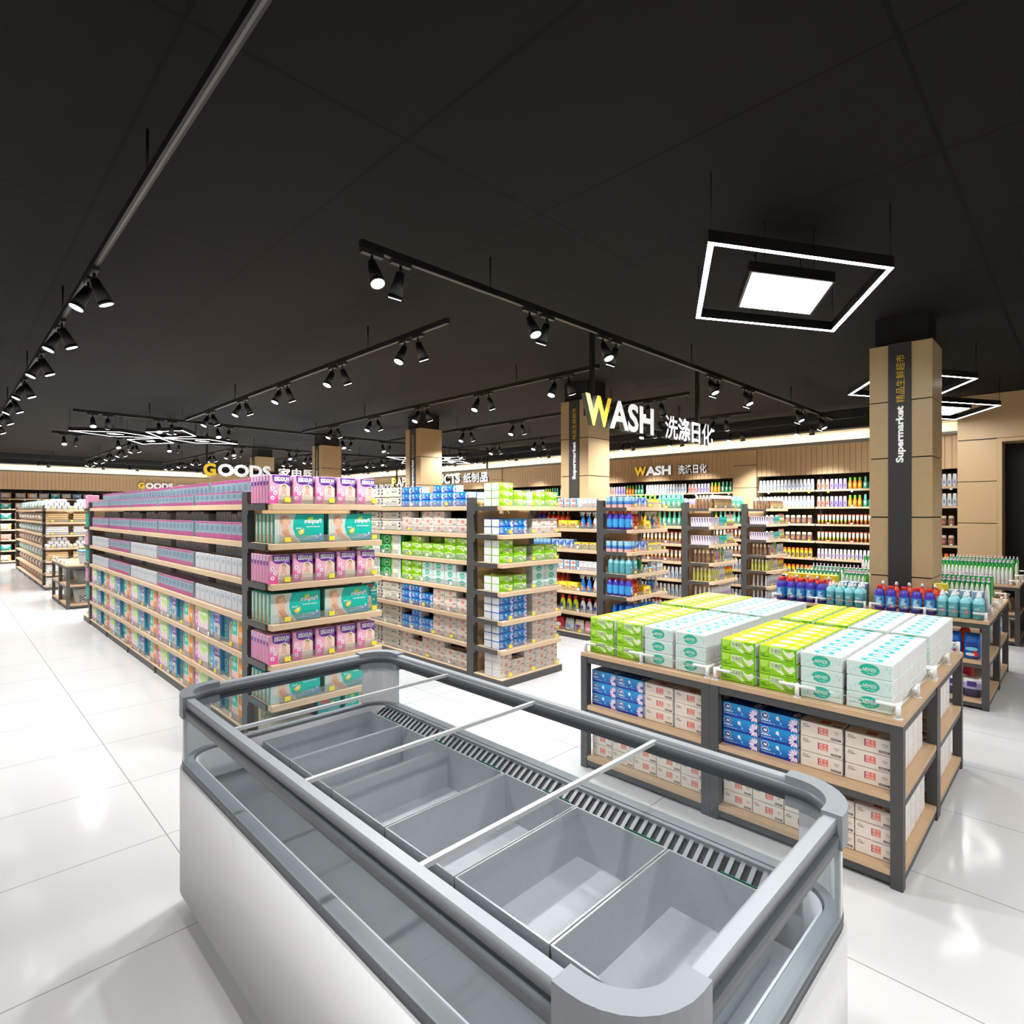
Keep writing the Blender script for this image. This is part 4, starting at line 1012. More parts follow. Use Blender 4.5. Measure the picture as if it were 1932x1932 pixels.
def b_red():
    def art(mb): lab(mb, .05, .05, .11, .0375).pol([(.02, .75), (.98, .8), (.98, .98), (.02, .98)], P_(190, 30, 20)).marks(.1, .3, .9, .6, 3, P_(250, 214, 190))
    c = P_(226, 62, 28, .3)
    return bottle('red_detergent_bottle', [(.034, 0, c), (.037, .005, c), (.036, .1, P_(240, 110, 70, .3)), (.037, .15, c), (.03, .178, c), (.016, .2, c), (.012, .212, c), (.012, .222, c)], 12, 1.0, 2, art,
                  lambda m: m.lathe([(.015, .218, W_), (.013, .236, W_), (.007, .25, W_)], 10))
def b_teal():
    def art(mb): lab(mb, .05, .03, .12, .040).pol([(.5, .05), (.95, .2), (.9, .55), (.6, .4)], P_(206, 110, 110)).marks(.1, .55, .8, .75, 4, P_(190, 226, 228))
    c = P_(92, 168, 180, .2)
    return bottle('teal_washing_up_bottle', [(.036, 0, P_(50, 120, 130, .2)), (.039, .006, c), (.038, .13, P_(150, 220, 232, .25)), (.036, .155, P_(150, 220, 232, .25)), (.018, .176, P_(150, 220, 232, .25)), (.014, .182, W_)], 14, 1.0, 2.3, art,
                  lambda m: m.lathe([(.016, .18, W_), (.016, .195, W_), (.008, .2, W_), (.011, .215, W_), (.006, .222, W_)], 10))
def b_green():
    def art(mb): lab(mb, .045, .03, .1, .036).ell(.5, .5, .4, .45, P_(196, 220, 90), 10).marks(.2, .4, .8, .6, 3, P_(80, 130, 60))
    c = P_(16, 120, 70, .3)
    return bottle('green_washing_up_bottle', [(.033, 0, c), (.035, .005, c), (.034, .12, c), (.026, .15, c), (.012, .172, W_)], 12, 1.0, 2, art, lambda m: m.lathe([(.014, .17, W_), (.012, .186, W_), (.006, .2, W_)], 9))
def b_white():   # tall white soap bottle with pointed top
    c = P_(236, 238, 240, .35)
    return bottle('white_soap_bottle', [(.03, 0, c), (.034, .006, c), (.034, .10, c), (.031, .13, c), (.021, .158, c), (.006, .176, c)], 12, .62, 2.2)
def b_greenlabel():
    c = P_(232, 234, 236, .35); G = P_(8, 132, 92)
    def art(mb): lab(mb, .05, .06, .196, .0212).rect(.5, 0, 1, 1, P_(92, 204, 66)).rect(.1, .1, .4, .5, P_(30, 160, 110))
    return bottle('green_label_soap_bottle', [(.026, 0, c), (.03, .006, c), (.031, .055, G), (.031, .196, G), (.024, .206, c), (.012, .212, P_(196, 150, 190)), (.011, .226, W_), (.006, .232, W_)], 12, .65, 2.6, art)
def b_shampoo(name, body, lid, mark, h=.20, r=.031, lh=.05, cat='bottle', squeeze=.85):
    B, L, K = P_(*body), P_(*lid), P_(*mark)
    def art(mb): lab(mb, r * 1.5, h * .12, h * .55, r * .66).ell(.5, .55, .36, .3, K, 10).marks(.2, .08, .8, .2, 3, K).marks(.2, .9, .8, .97, 2, K)
    return bottle(name, [(r * .9, 0, B), (r, .006, B), (r, h * .5, B), (r * squeeze, h - lh, L), (r * squeeze * .92, h - .008, L), (r * .5, h, L)], 12, .62, 2.4, art, None, cat)
def b_tube(name, body, low, lid, h=.185, w=.048):
    """tube standing on its cap: round below, flat crimped top"""
    mb = MB(); seg = 12
    B, K, L = P_(*body), P_(*low), P_(*lid)
    mb.lathe([(w * .3, 0, L), (w * .32, .03, L)], seg)
    rings = []
    for z, rx, ry, m in ((.03, w * .36, w * .36, K), (h * .42, w * .43, w * .34, B), (h * .9, w * .5, .006, L), (h, w * .5, .003, L)):
        rings.append(([(rx * math.cos(2 * PI * k / seg), ry * math.sin(2 * PI * k / seg), z) for k in range(seg)], m))
    for (a, m), (b, _) in zip(rings, rings[1:]):
        for k in range(seg): mb.face([a[k], a[(k + 1) % seg], b[(k + 1) % seg], b[k]], m, True)
    mb.face(rings[0][0][::-1], K); mb.face(rings[-1][0], L)
    A = mb.art((-w * .3, -w * .36, .05), (1, 0, 0), (0, .12, .993), w * .6, h * .6); A.ell(.5, .9, .5, .12, P_(60, 90, 150), 10).marks(.1, .5, .9, .62, 2, P_(196, 60, 60)).rect(.1, .02, .9, .3, K)
    return Proto(name, 'tube', mb)
def b_box(name, w, d, h, body, paint, top=None, cat='box', side=None, wrap=False):
    mb = MB(); fm = {}
    if top: fm['+z'] = P_(*top)
    if side: fm['-x'] = P_(*side); fm['+x'] = P_(*side)
    mb.box(-w / 2, -d / 2, 0, w / 2, d / 2, h, P_(*body), .002, fm); paint(front(mb, w, d, h))
    if wrap: paint(sideart(mb, w, d, h)); paint(sideart2(mb, w, d, h))
    return Proto(name, cat, mb)
def b_spray(name, body):
    B = P_(*body, .3)
    def art(mb): lab(mb, .05, .02, .09, .032).ell(.4, .5, .35, .4, P_(206, 60, 80), 10).ell(.75, .3, .2, .28, P_(236, 220, 70), 9).marks(.3, .7, .9, .85, 3, W_)
    def trig(m):
        m.lathe([(.013, .165, W_), (.012, .19, W_)], 10); m.box(-.045, -.011, .19, .028, .011, .22, W_, .006); m.box(-.04, -.006, .16, -.030, .006, .192, W_, .002); m.box(-.058, -.006, .203, -.045, .006, .215, W_, .002)
    return bottle(name, [(.033, 0, B), (.036, .006, B), (.036, .07, B), (.028, .11, B), (.02, .14, B), (.013, .166, B)], 12, .7, 2.4, art, trig, 'spray bottle')
def pouch(name, body, spots):
    mb = MB(); w, h = .15, .165
    B = P_(*body)
    rings = []
    for z, rx, ry in ((0, w * .46, .03), (.01, w * .5, .038), (h * .5, w * .5, .034), (h * .85, w * .47, .018), (h, w * .44, .004)):
        rings.append([(rx * (abs(math.cos(a)) ** .5) * (1 if math.cos(a) > 0 else -1), ry * math.sin(a), z) for a in [2 * PI * k / 14 for k in range(14)]])
    for a, b in zip(rings, rings[1:]):
        for k in range(14): mb.face([a[k], a[(k + 1) % 14], b[(k + 1) % 14], b[k]], B, True)
    mb.face(rings[0][::-1], B); mb.face(rings[-1], B)
    A = mb.art((-w * .4, -.041, .01), (1, 0, 0), (0, 0, 1), w * .8, h * .62)
    for x, y, rx, ry, c in spots: A.ell(x, y, rx, ry, P_(*c), 12)
    return Proto(name, 'refill pouch', mb)
BLUE, REDB, TEALB, GRB, WHB, GLB = b_blue(), b_red(), b_teal(), b_green(), b_white(), b_greenlabel()
SH = b_shampoo('white_shampoo_bottle', (232, 236, 242), (240, 242, 246), (140, 160, 200), .215, .032)
SHP = b_shampoo('peach_conditioner_bottle', (206, 166, 156), (176, 160, 156), (206, 96, 70), .2, .033)
SHL = b_shampoo('lilac_conditioner_bottle', (170, 160, 216), (190, 180, 230), (120, 100, 190), .2, .033)
SHO = b_shampoo('orange_body_wash_bottle', (236, 140, 30), (120, 200, 50), (250, 220, 110), .215, .034, .06, squeeze=.6)
SHG = b_shampoo('green_body_wash_bottle', (30, 160, 120), (130, 226, 200), (240, 240, 236), .225, .036, .08, squeeze=.5)
BRN = b_shampoo('brown_shampoo_bottle', (112, 92, 86), (206, 186, 150), (206, 120, 80), .17, .046, .045)
ORB = b_shampoo('orange_cap_lotion_bottle', (228, 196, 40), (230, 104, 20), (60, 90, 150), .19, .032, .045, squeeze=.95)
LIW = b_shampoo('white_lotion_bottle', (226, 226, 232), (240, 240, 244), (180, 140, 206), .19, .026, .05)
SPW = b_shampoo('silver_spray_can', (206, 212, 218), (236, 238, 240), (110, 140, 170), .185, .026, .04)
CRM = b_shampoo('brown_cream_bottle', (122, 96, 84), (240, 226, 190), (226, 190, 90), .195, .03, .05)
OLV = b_shampoo('olive_wash_bottle', (196, 196, 96), (230, 230, 206), (240, 240, 226), .2, .028, .04)
TUO = b_tube('orange_top_tube', (236, 226, 206), (236, 150, 40), (216, 66, 40))
TUY = b_tube('lime_top_tube', (236, 236, 214), (190, 206, 50), (226, 90, 50))
TYB = b_box('yellow_detergent_box', .155, .1, .105, (238, 206, 30), lambda A: A.ell(.5, .5, .36, .44, P_(250, 232, 110), 18).txt('Total', .24, .32, .76, .66, P_(216, 50, 30), bold=.06).marks(.1, .06, .9, .12, 6, P_(190, 130, 20)), (250, 236, 90))
LBX = b_box('pale_blue_box', .12, .085, .125, (150, 190, 216), lambda A: A.pol([(0, .5), (.6, .95), (1, .9), (1, .55), (.5, .35)], P_(70, 100, 190)).pol([(.6, .2), (.75, .9), (.9, .3)], P_(240, 240, 240)).rect(0, 0, 1, .22, P_(230, 190, 190)).ell(.35, .2, .2, .1, P_(206, 90, 100), 10), (226, 230, 240), side=(90, 120, 190))
STR = b_box('blue_striped_box', .06, .06, .13, (150, 196, 220), lambda A: A.rect(0, .0, 1, .28, P_(236, 170, 170)).rect(0, .28, 1, .5, P_(50, 110, 180)).rect(0, .5, 1, .62, P_(100, 150, 206)), (236, 236, 240), wrap=True)
YPB = b_box('yellow_purple_box', .1, .075, .095, (226, 216, 130), lambda A: A.pol([(.05, .6), (.5, .75), (.95, .6), (.95, .48), (.5, .6), (.05, .48)], P_(130, 90, 170)).rect(0, .8, 1, 1, P_(226, 206, 60)).marks(.15, .2, .85, .36, 4, P_(190, 170, 120)), (240, 226, 90))
WBX = b_box('white_carton', .065, .06, .12, (222, 222, 224), lambda A: A.rect(.15, .3, .85, .36, P_(206, 80, 60)).marks(.15, .8, .85, .9, 3, P_(150, 150, 160)).marks(.15, .12, .85, .18, 4, P_(170, 170, 176)), (240, 240, 240), 'carton')
TIN = b_box('red_and_white_soap_pack', .1, .06, .062, (206, 226, 234), lambda A: A.ell(.45, .5, .32, .3, P_(226, 70, 60), 14).marks(.25, .4, .65, .6, 2, P_(250, 220, 190)).rect(.82, 0, 1, 1, P_(20, 120, 160)), (40, 130, 170), 'soap pack')
TPB = b_box('lilac_toothpaste_carton', .041, .036, .135, (206, 196, 214), lambda A: A.pol([(.2, .95), (.8, .95), (.8, .3), (.5, .5)], P_(50, 40, 60)).rect(.1, .05, .9, .2, P_(220, 200, 214)), (170, 150, 180), 'carton', (216, 206, 220), True)
TPT = b_box('teal_toothpaste_carton', .044, .036, .135, (0, 150, 150), lambda A: A.pol([(.0, .0), (.6, .0), (.2, .6)], P_(206, 226, 226)).rect(.2, .75, .9, .9, P_(90, 206, 200)), (0, 120, 124), 'carton')
SPB, SPWH = b_spray('blue_spray_bottle', (40, 120, 200)), b_spray('white_spray_bottle', (226, 224, 222))
YGB = b_shampoo('yellow_cleaner_bottle', (196, 206, 40), (206, 40, 50), (40, 90, 160), .2, .042, .045, squeeze=.55)
WCB = b_shampoo('white_cleaner_bottle', (232, 230, 230), (206, 36, 46), (50, 70, 150), .19, .04, .04, squeeze=.5)
PRD = pouch('red_refill_pouch', (196, 40, 60), [(.5, .6, .36, .25, (240, 240, 240)), (.5, .2, .2, .12, (240, 200, 80))])
PWH = pouch('pale_refill_pouch', (206, 216, 218), [(.5, .6, .35, .2, (110, 150, 190)), (.5, .25, .25, .15, (236, 236, 236))])
PPU = pouch('purple_label_pouch', (226, 216, 190), [(.5, .75, .36, .16, (90, 50, 150)), (.45, .4, .25, .16, (150, 90, 60))])
PPK = pouch('pink_refill_pouch', (240, 150, 180), [(.5, .5, .35, .3, (250, 200, 214))])
BAG = pouch('blue_detergent_bag', (20, 100, 190), [(.5, .85, .5, .14, (20, 60, 150)), (.5, .55, .48, .12, (130, 206, 230)), (.8, .25, .2, .2, (220, 40, 50)), (.4, .2, .35, .1, (226, 230, 236))])
def row(pr, xs, fn, z, rot, desc, where, grp, jit=.0, scale=None, start=1):
    """xs: positions along the shelf; fn(q) -> (x, y)"""
    for i, q in enumerate(xs):
        x, y = fn(q + R.uniform(-jit, jit))
        pr.put((x, y, z), rot, '%s, %s %s' % (desc, nth(i + start), where), grp, scale)
def lins(a, n, p): return [a + p * i for i in range(n)]

# ---- cleaner run (first bay seen between two end shelves) and its end shelves
X3 = G0 + 2 * GP; gS = 'goods along the cleaner run'; gE = 'goods on the cleaner end shelves'
def side(X, dx): return lambda q: (X + dx, q)
for lv in (0, 3):
    w = 'on %s shelf of the cleaner run' % LEVEL[lv]
    row(WBX, lins(4.40, 4, .072), side(X3, .06), LV[lv] + GAP, FX, 'white carton', 'from post ' + w, gS)
    for l in range(2): row(TIN, lins(4.735, 7, .107), side(X3, .06), LV[lv] + GAP + l * .063, FX, 'red-white soap pack, %s layer' % ('lower', 'upper')[l], 'from the cartons ' + w, gS)
for lv in (1, 4):
    w = 'on %s shelf of the cleaner run' % LEVEL[lv]
    row(SPWH, [4.40], side(X3, .06), LV[lv] + GAP, FX, 'white spray bottle', 'from post ' + w, gS)
    row(SPB, [4.50, 4.60], side(X3, .06), LV[lv] + GAP, FX, 'blue spray bottle', 'from the white one ' + w, gS)
    row(TYB, [4.745, 4.91], side(X3, .07), LV[lv] + GAP, FX, 'yellow detergent box', 'from the spray bottles ' + w, gS)
    row(REDB, lins(4.96, 5, .085), side(X3, .19), LV[lv] + GAP, FX, 'red detergent bottle', 'behind the yellow boxes ' + w, gS, 0, (1, 1, .88))
    row(BLUE, [5.485, 5.395], side(X3, .22), LV[lv] + GAP, FX, 'blue detergent bottle', 'behind the red ones ' + w, gS)
w = 'on third shelf of the cleaner run'
row(YPB, lins(4.42, 3, .125), side(X3, .06), LV[2] + GAP, FX, 'yellow and purple box', 'from post ' + w, gS)
row(LBX, lins(4.80, 3, .125), side(X3, .07), LV[2] + GAP, FX, 'pale blue box', 'from the yellow boxes ' + w, gS)
row(STR, lins(5.18, 5, .068), side(X3, .07), LV[2] + GAP, FX, 'blue striped box', 'from the pale boxes ' + w, gS)
w = 'on sixth shelf of the cleaner run'
row(WCB, lins(4.40, 3, .105), side(X3, .07), LV[5] + GAP, FX, 'white cleaner bottle with red cap', 'from post ' + w, gS)
row(YGB, lins(4.73, 3, .11), side(X3, .07), LV[5] + GAP, FX, 'yellow cleaner bottle', 'from the white ones ' + w, gS)
w = 'on bottom shelf of the cleaner run'
for i, (pr, ds) in enumerate(((PPK, 'pink'), (PPU, 'purple label'), (PWH, 'pale'), (PRD, 'red'), (PWH, 'pale'), (PRD, 'red'))):
    pr.put((X3 + .07, 4.5 + i * .165, LV[6] + GAP), FX, '%s refill pouch, %s from post %s' % (ds, nth(i + 1), w), gS)
def ef(X, y): return lambda q: (X + q, y)
for lv in (1, 4):
    w = 'on %s cleaner end shelf' % LEVEL[lv]
    BL4 = ((.06, 4.175), (.06, 4.085), (.06, 3.995), (.06, 3.905))
    for i, (dx, y) in enumerate(BL4): BLUE.put((X3 + dx, y, LV[lv] + GAP), FY, 'blue detergent bottle, %s out from post %s' % (nth(i + 1), w), gE)
    row(REDB, [.20, .285], ef(X3, 3.96), LV[lv] + GAP, FY, 'red detergent bottle', 'past the blue ones ' + w, gE, 0, (1, 1, .88))
    row(REDB, [.16], ef(X3, 4.06), LV[lv] + GAP, FY, 'red detergent bottle set back', 'in its row ' + w, gE, 0, (1, 1, .88))
    TYB.put((X3 + .43, 3.93, LV[lv] + GAP), FY, 'yellow detergent box ' + w, gE)
    row(WCB, [.40, .50], ef(X3, 4.07), LV[lv] + GAP, FY, 'white cleaner bottle', 'behind the yellow box ' + w, gE)
    row(SPB, [.565, .655], ef(X3, 3.95), LV[lv] + GAP, FY, 'blue spray bottle', 'past the yellow box ' + w, gE)
    SPWH.put((X3 + .745, 3.95, LV[lv] + GAP), FY, 'white spray bottle closing the row ' + w, gE)
    if lv == 1: SHO.put((X3 + .818, 3.95, LV[lv] + GAP), FY, 'orange bottle with green cap ' + w, gE)
for lv in (0, 2):
    w = 'on %s cleaner end shelf' % LEVEL[lv]
    for i in range(4): STR.put((X3 + .05, 4.18 - i * .09, LV[lv] + GAP), FY, 'blue striped box, %s out from post %s' % (nth(i + 1), w), gE)
    for i in range(2): STR.put((X3 + .125, 4.0 - i * .088, LV[lv] + GAP), FY, 'blue striped box, %s of the inner pair %s' % (nth(i + 1), w), gE)
    row(LBX, [.24, .37], ef(X3, 3.93), LV[lv] + GAP, FY, 'pale blue box', 'past the striped boxes ' + w, gE)
    row(YPB, [.50, .61, .72], ef(X3, 3.92), LV[lv] + GAP, FY, 'yellow and purple box', 'past the pale boxes ' + w, gE)
w = 'on fourth cleaner end shelf'
for i in range(4): TEALB.put((X3 + .065, 4.165 - i * .085, LV[3] + GAP), FY, 'teal washing up bottle, %s out from post %s' % (nth(i + 1), w), gE)
for i in range(3): TEALB.put((X3 + .16, 4.08 - i * .09, LV[3] + GAP), FY, 'teal washing up bottle, %s in the inner row %s' % (nth(i + 1), w), gE)
for i in range(2): GRB.put((X3 + .31, 4.0 - i * .08, LV[3] + GAP), FY, 'green washing up bottle, %s past the teal ones %s' % (('set back', 'at the front')[i], w), gE)
for l in range(2): row(TIN, ([.43, .54], [.60])[l] if l else [.43, .54, .63], ef(X3, 3.92), LV[3] + GAP + l * .063, FY, 'red-white soap pack, %s layer' % ('lower', 'upper')[l], 'past the green bottles ' + w, gE)
row(WBX, [.72, .793], ef(X3, 3.92), LV[3] + GAP, FY, 'white carton', 'past the soap packs ' + w, gE)
for i in range(3):
    for j in range(2): BAG.put((X3 + .09 + j * .16, 3.92 + i * .09, LV[5] + GAP), FY, 'blue detergent bag, %s from bracket, %s row on sixth cleaner end shelf' % (nth(j + 1), nth(i + 1)), gE)
row(BAG, [.42, .58], ef(X3, 3.93), LV[5] + GAP, FY, 'blue detergent bag', 'past the pairs on sixth cleaner end shelf', gE)
row(WCB, [.72, .81], ef(X3, 3.93), LV[5] + GAP, FY, 'white cleaner bottle', 'at the outer end of sixth cleaner end shelf', gE)

# ---- bath run / toothpaste run, long sides
X4 = G0 + 3 * GP; X5 = G0 + 4 * GP
for X, nm in ((X4, 'bath run'), (X5, 'toothpaste run')):
    g = 'goods along the ' + nm
    for lv in (0, 1):
        w = 'on %s shelf of the %s' % (LEVEL[lv], nm)
        row(SHG, lins(4.40, 5, .085), side(X, .05), LV[lv] + GAP, FX, 'green body wash bottle', 'from post ' + w, g)
        row(SHO, lins(4.83, 5, .085), side(X, .05), LV[lv] + GAP, FX, 'orange body wash bottle', 'past the green ones ' + w, g)
        row(SHL, lins(5.26, 4, .082), side(X, .05), LV[lv] + GAP, FX, 'lilac conditioner bottle', 'past the orange ones ' + w, g)
        if lv == 0: row(SHG, lins(4.40, 5, .085), side(X, .14), LV[lv] + GAP, FX, 'green body wash bottle, second row', 'from post ' + w, g)
    for lv in (2, 3):
        w = 'on %s shelf of the %s' % (LEVEL[lv], nm)
        row(TUO, lins(4.39, 16, .07), side(X, .05), LV[lv] + GAP, FX, 'orange top tube', 'from post ' + w, g)
    for lv in (4, 5, 6):
        w = 'on %s shelf of the %s' % (LEVEL[lv], nm)
        row(SPW, lins(4.38, 16, .068), side(X, .05), LV[lv] + GAP, FX, 'silver spray can', 'from post ' + w, g)
# ---- bath and toothpaste end shelves
for X, nm in ((X4, 'bath end shelf'), (X5, 'toothpaste end shelf')):
    g = 'goods on the %ss' % nm
    w = 'on top ' + nm
    for i in range(5): CRM.put((X + .14, 4.16 - i * .055, LV[0] + GAP), FY, 'brown cream bottle, %s out from post %s' % (nth(i + 1), w), g)
    row(CRM, lins(.205, 9, .068), ef(X, 3.91), LV[0] + GAP, FY, 'brown cream bottle, front row', 'from bracket ' + w, g)
    row(CRM, lins(.205, 9, .068), ef(X, 3.97), LV[0] + GAP, FY, 'brown cream bottle, second row', 'from bracket ' + w, g)
    for lv in (1, 2):
        w = 'on %s %s' % (LEVEL[lv], nm)
        for i in range(8): TPB.put((X + .045, 4.18 - i * .04, LV[lv] + GAP), FY, 'lilac toothpaste carton, %s out from post %s' % (nth(i + 1), w), g)
        row(TPB, lins(.095, 5, .046), ef(X, 3.90), LV[lv] + GAP, FY, 'lilac toothpaste carton', 'from bracket ' + w, g)
        row(TPT, lins(.335, 5, .05), ef(X, 3.90), LV[lv] + GAP, FY, 'teal toothpaste carton', 'past the lilac ones ' + w, g)
        row(TUY, lins(.61, 5, .05), ef(X, 3.91), LV[lv] + GAP, FY, 'lime top tube', 'past the cartons ' + w, g)
    w = 'on fourth ' + nm
    for i in range(4): CRM.put((X + .06, 4.14 - i * .065, LV[3] + GAP), FY, 'brown cream bottle, %s out from post %s' % (nth(i + 1), w), g)
    for i, (pr, ds) in enumerate(((CRM, 'brown cream'), (SHP, 'peach conditioner'), (SHL, 'lilac conditioner'), (SHO, 'orange body wash'), (SHG, 'green body wash'))):
        pr.put((X + .15 + i * .078, 3.92, LV[3] + GAP), FY, '%s bottle in the mixed row %s' % (ds, w), g)
    row(SPW, lins(.55, 5, .06), ef(X, 3.92), LV[3] + GAP, FY, 'silver spray can', 'past the mixed row ' + w, g)
    w = 'on fifth ' + nm
    for i in range(5): OLV.put((X + .06, 4.16 - i * .06, LV[4] + GAP), FY, 'olive wash bottle, %s out from post %s' % (nth(i + 1), w), g)
    row(OLV, lins(.14, 4, .062), ef(X, 3.92), LV[4] + GAP, FY, 'olive wash bottle', 'from bracket ' + w, g)
    row(LIW, lins(.40, 3, .06), ef(X, 3.92), LV[4] + GAP, FY, 'white lotion bottle', 'past the olive ones ' + w, g)
    row(ORB, lins(.59, 4, .068), ef(X, 3.92), LV[4] + GAP, FY, 'orange cap lotion bottle', 'past the white ones ' + w, g)
    for lv in (5, 6):
        w = 'on %s %s' % (LEVEL[lv], nm)
        for i in range(4): LIW.put((X + .07, 4.14 - i * .07, LV[lv] + GAP), FY, 'white lotion bottle, %s out from post %s' % (nth(i + 1), w), g)
        row(LIW, lins(.14, 11, .06), ef(X, 3.92), LV[lv] + GAP, FY, 'white lotion bottle, front row', 'from bracket ' + w, g)

# ---- shampoo wall
g = 'bottles on the shampoo wall'
for bi, (yt, wb, ph) in enumerate(BAYS):
    n_vis = 7 if ph.endswith('portal') else (2 if 'first pil' in ph or 'second pil' in ph else 0)
    if not n_vis: continue
    first = ph.startswith('first bay from the portal')
    for lv in range(n_vis):
        z = WZ[lv] + .001; w = 'on %s shelf, shampoo wall, %s' % (LEVEL[lv], ph); F = lambda q: (XW + .07, yt - q)
        kind = bi % 2
        if lv < 2:
            if kind == 0: row(SH, lins(.05, 15, .071), F, z, FX, 'white shampoo bottle', w, g)
            else:
                row(SHP, lins(.05, 3, .075), F, z, FX, 'peach conditioner bottle', w, g); row(SHL, lins(.28, 4, .075), F, z, FX, 'lilac conditioner bottle', w, g)
                row(SHO, lins(.59, 3, .08), F, z, FX, 'orange body wash bottle', w, g); row(SHG, lins(.84, 3, .085), F, z, FX, 'green body wash bottle', w, g)
        elif lv in (2, 3):
            if kind == 0: row(BRN, lins(.06, 10, .104), F, z, FX, 'brown shampoo bottle', w, g)
            else: row(TUY, lins(.05, 8, .066), F, z, FX, 'lime top tube', w, g); row(TUO, lins(.58, 8, .066), F, z, FX, 'orange top tube', w, g)
        elif kind == 0: row(ORB, lins(.05, 13, .08), F, z, FX, 'orange cap lotion bottle', w, g)
        elif lv < 6: row(LIW, lins(.05, 16, .065), F, z, FX, 'white lotion bottle', w, g)

# ---- detergent tables around the pillar
g = 'bottles on the detergent tables'
H = .7435
for j in (1, 0):
    x0, y0, pos = TABS[('detergent', 0, j)]; top = y0 + .88
    w = 'on %s pillar table' % ('shelf-end front' if j else 'doorway front')
    fb = lambda dx: (lambda q: (x0 + dx, top - q))
    row(BLUE, lins(.085, 5, .096), fb(.075), H, FX, 'blue detergent bottle, front row', 'from shelf-end corner ' + w, g, .006)
    if j: row(BLUE, lins(.075, 5, .096), fb(.165), H, FX, 'blue detergent bottle, second row', 'from shelf-end corner ' + w, g, .006)
    row(TEALB, lins(.553, 4, .0825), fb(.075), H, FX, 'teal washing up bottle, front row', 'past the blue ones ' + w, g, .004)
    row(TEALB, lins(.553, 4, .0825), fb(.165), H, FX, 'teal washing up bottle, second row', 'past the blue ones ' + w, g, .004)
    row(REDB, lins(.08, 5, .1), fb(.255), H, FX, 'red detergent bottle', 'behind the blue ones ' + w, g, .006)
    if j:
        row(TYB, lins(.118, 3, .165), fb(.40), H, FX, 'yellow detergent box', 'behind the red bottles ' + w, g, 0, (1, 1, 1.2))
        for l in (1,): row(TYB, lins(.118, 3, .165), fb(.40), H + .1265, FX, 'yellow detergent box, stacked on top', 'of the row ' + w, g, 0, (1, 1, 1.2))
    row(GRB, lins(.56, 4, .08), fb(.25), H, FX, 'green washing up bottle', 'behind the teal ones ' + w, g, .004)
    row(LBX, lins(.60, 3, .088), fb(.345), H, FX, 'pale blue box', 'behind the green bottles ' + w, g, 0, (.6, 1, 1.65))
    ws = (.54, .75, 1.5); gs = (.56, .8, 1.33)
    n, st = (10, .50) if not j else (6, .56)
    row(WHB, lins(st, n, .036), fb(.47), H, FX, 'white soap bottle, front row', 'behind the boxes ' + w, g, 0, ws)
    row(GLB, lins(st, n, .036), fb(.54), H, FX, 'green label soap bottle, first row', 'behind the white ones ' + w, g, 0, gs)
    row(GLB, lins(st, n, .036), fb(.61), H, FX, 'green label soap bottle, second row', 'behind the white ones ' + w, g, 0, gs)
    if j:
        row(WHB, lins(.06, 12, .037), fb(.56), H, FX, 'white soap bottle, shelf-end row', 'behind the yellow boxes ' + w, g, 0, ws)
        row(GLB, lins(.06, 12, .037), fb(.66), H, FX, 'green label soap bottle, shelf-end row', 'behind the yellow boxes ' + w, g, 0, gs)
    row(BAG, lins(.12, 6, .128), fb(.11), .4045, FX, 'blue detergent bag, front row', 'on middle shelf of %s pillar table' % ('shelf-end front' if j else 'doorway front'), g, 0, (.76, 1.35, 1.3))
    row(BAG, lins(.12, 6, .128)[:6 if j else 4], fb(.24), .4045, FX, 'blue detergent bag, second row', 'on middle shelf of %s pillar table' % ('shelf-end front' if j else 'doorway front'), g, 0, (.76, 1.35, 1.3))
for l in range(2): TYB.put((6.475, .925, H + l * .1265), FX, 'yellow detergent box beside the pillar, %s of two' % ('lower', 'upper')[l], g, (.62, 1, 1.2))
row(WCB, lins(0, 3, .09), lambda q: (6.52 + q, .64), .4045, FY, 'white cleaner bottle', 'along the doorway edge, middle shelf of a detergent table', g, 0, (1, 1, 1.2))
row(REDB, lins(0, 3, .09), lambda q: (6.46 + q, .765), .4045, FY, 'red detergent bottle', 'behind the cleaner bottles, middle shelf of a detergent table', g)
def tub():
    mb = MB(); mb.lathe([(.055, 0, P_(60, 50, 80)), (.062, .01, P_(60, 50, 80)), (.064, .07, P_(170, 160, 200)), (.066, .12, P_(220, 222, 226)), (.066, .15, P_(230, 230, 232)), (.058, .156, P_(230, 230, 232))], 14, sy=.8, p=5)
    lab(mb, .08, .085, .14, .0535).rect(.1, .1, .9, .9, P_(60, 40, 120))
    return Proto('purple_tub', 'tub', mb)
TUB = tub()
for j in (1, 0):
    x0, y0, pos = TABS[('detergent', 0, j)]; top = y0 + .88
    w = 'on bottom shelf of %s pillar table' % ('shelf-end front' if j else 'doorway front')
    row(TUB, lins(.14, 5, .155), lambda q: (x0 + .12, top - q), .0785, FX, 'white and purple tub', w, g)
    row(PRD, lins(.14, 4, .18), lambda q: (x0 + .28, top - q), .0785, FX, 'red refill pouch behind tubs', w, g, 0, (1, 1, 1.6))
row(PWH, lins(0, 4, .17), lambda q: (7.12 + q, .65), .4045, FY, 'pale refill pouch', 'along the doorway edge, middle shelf of a rear detergent table', g, 0, (1, 1, 1.3))
row(WHB, lins(0, 9, .075), lambda q: (7.1 + q, .64), .0785, FY, 'white soap bottle', 'along the doorway edge, bottom shelf of a rear detergent table', g, 0, (1, 1, 1.35))
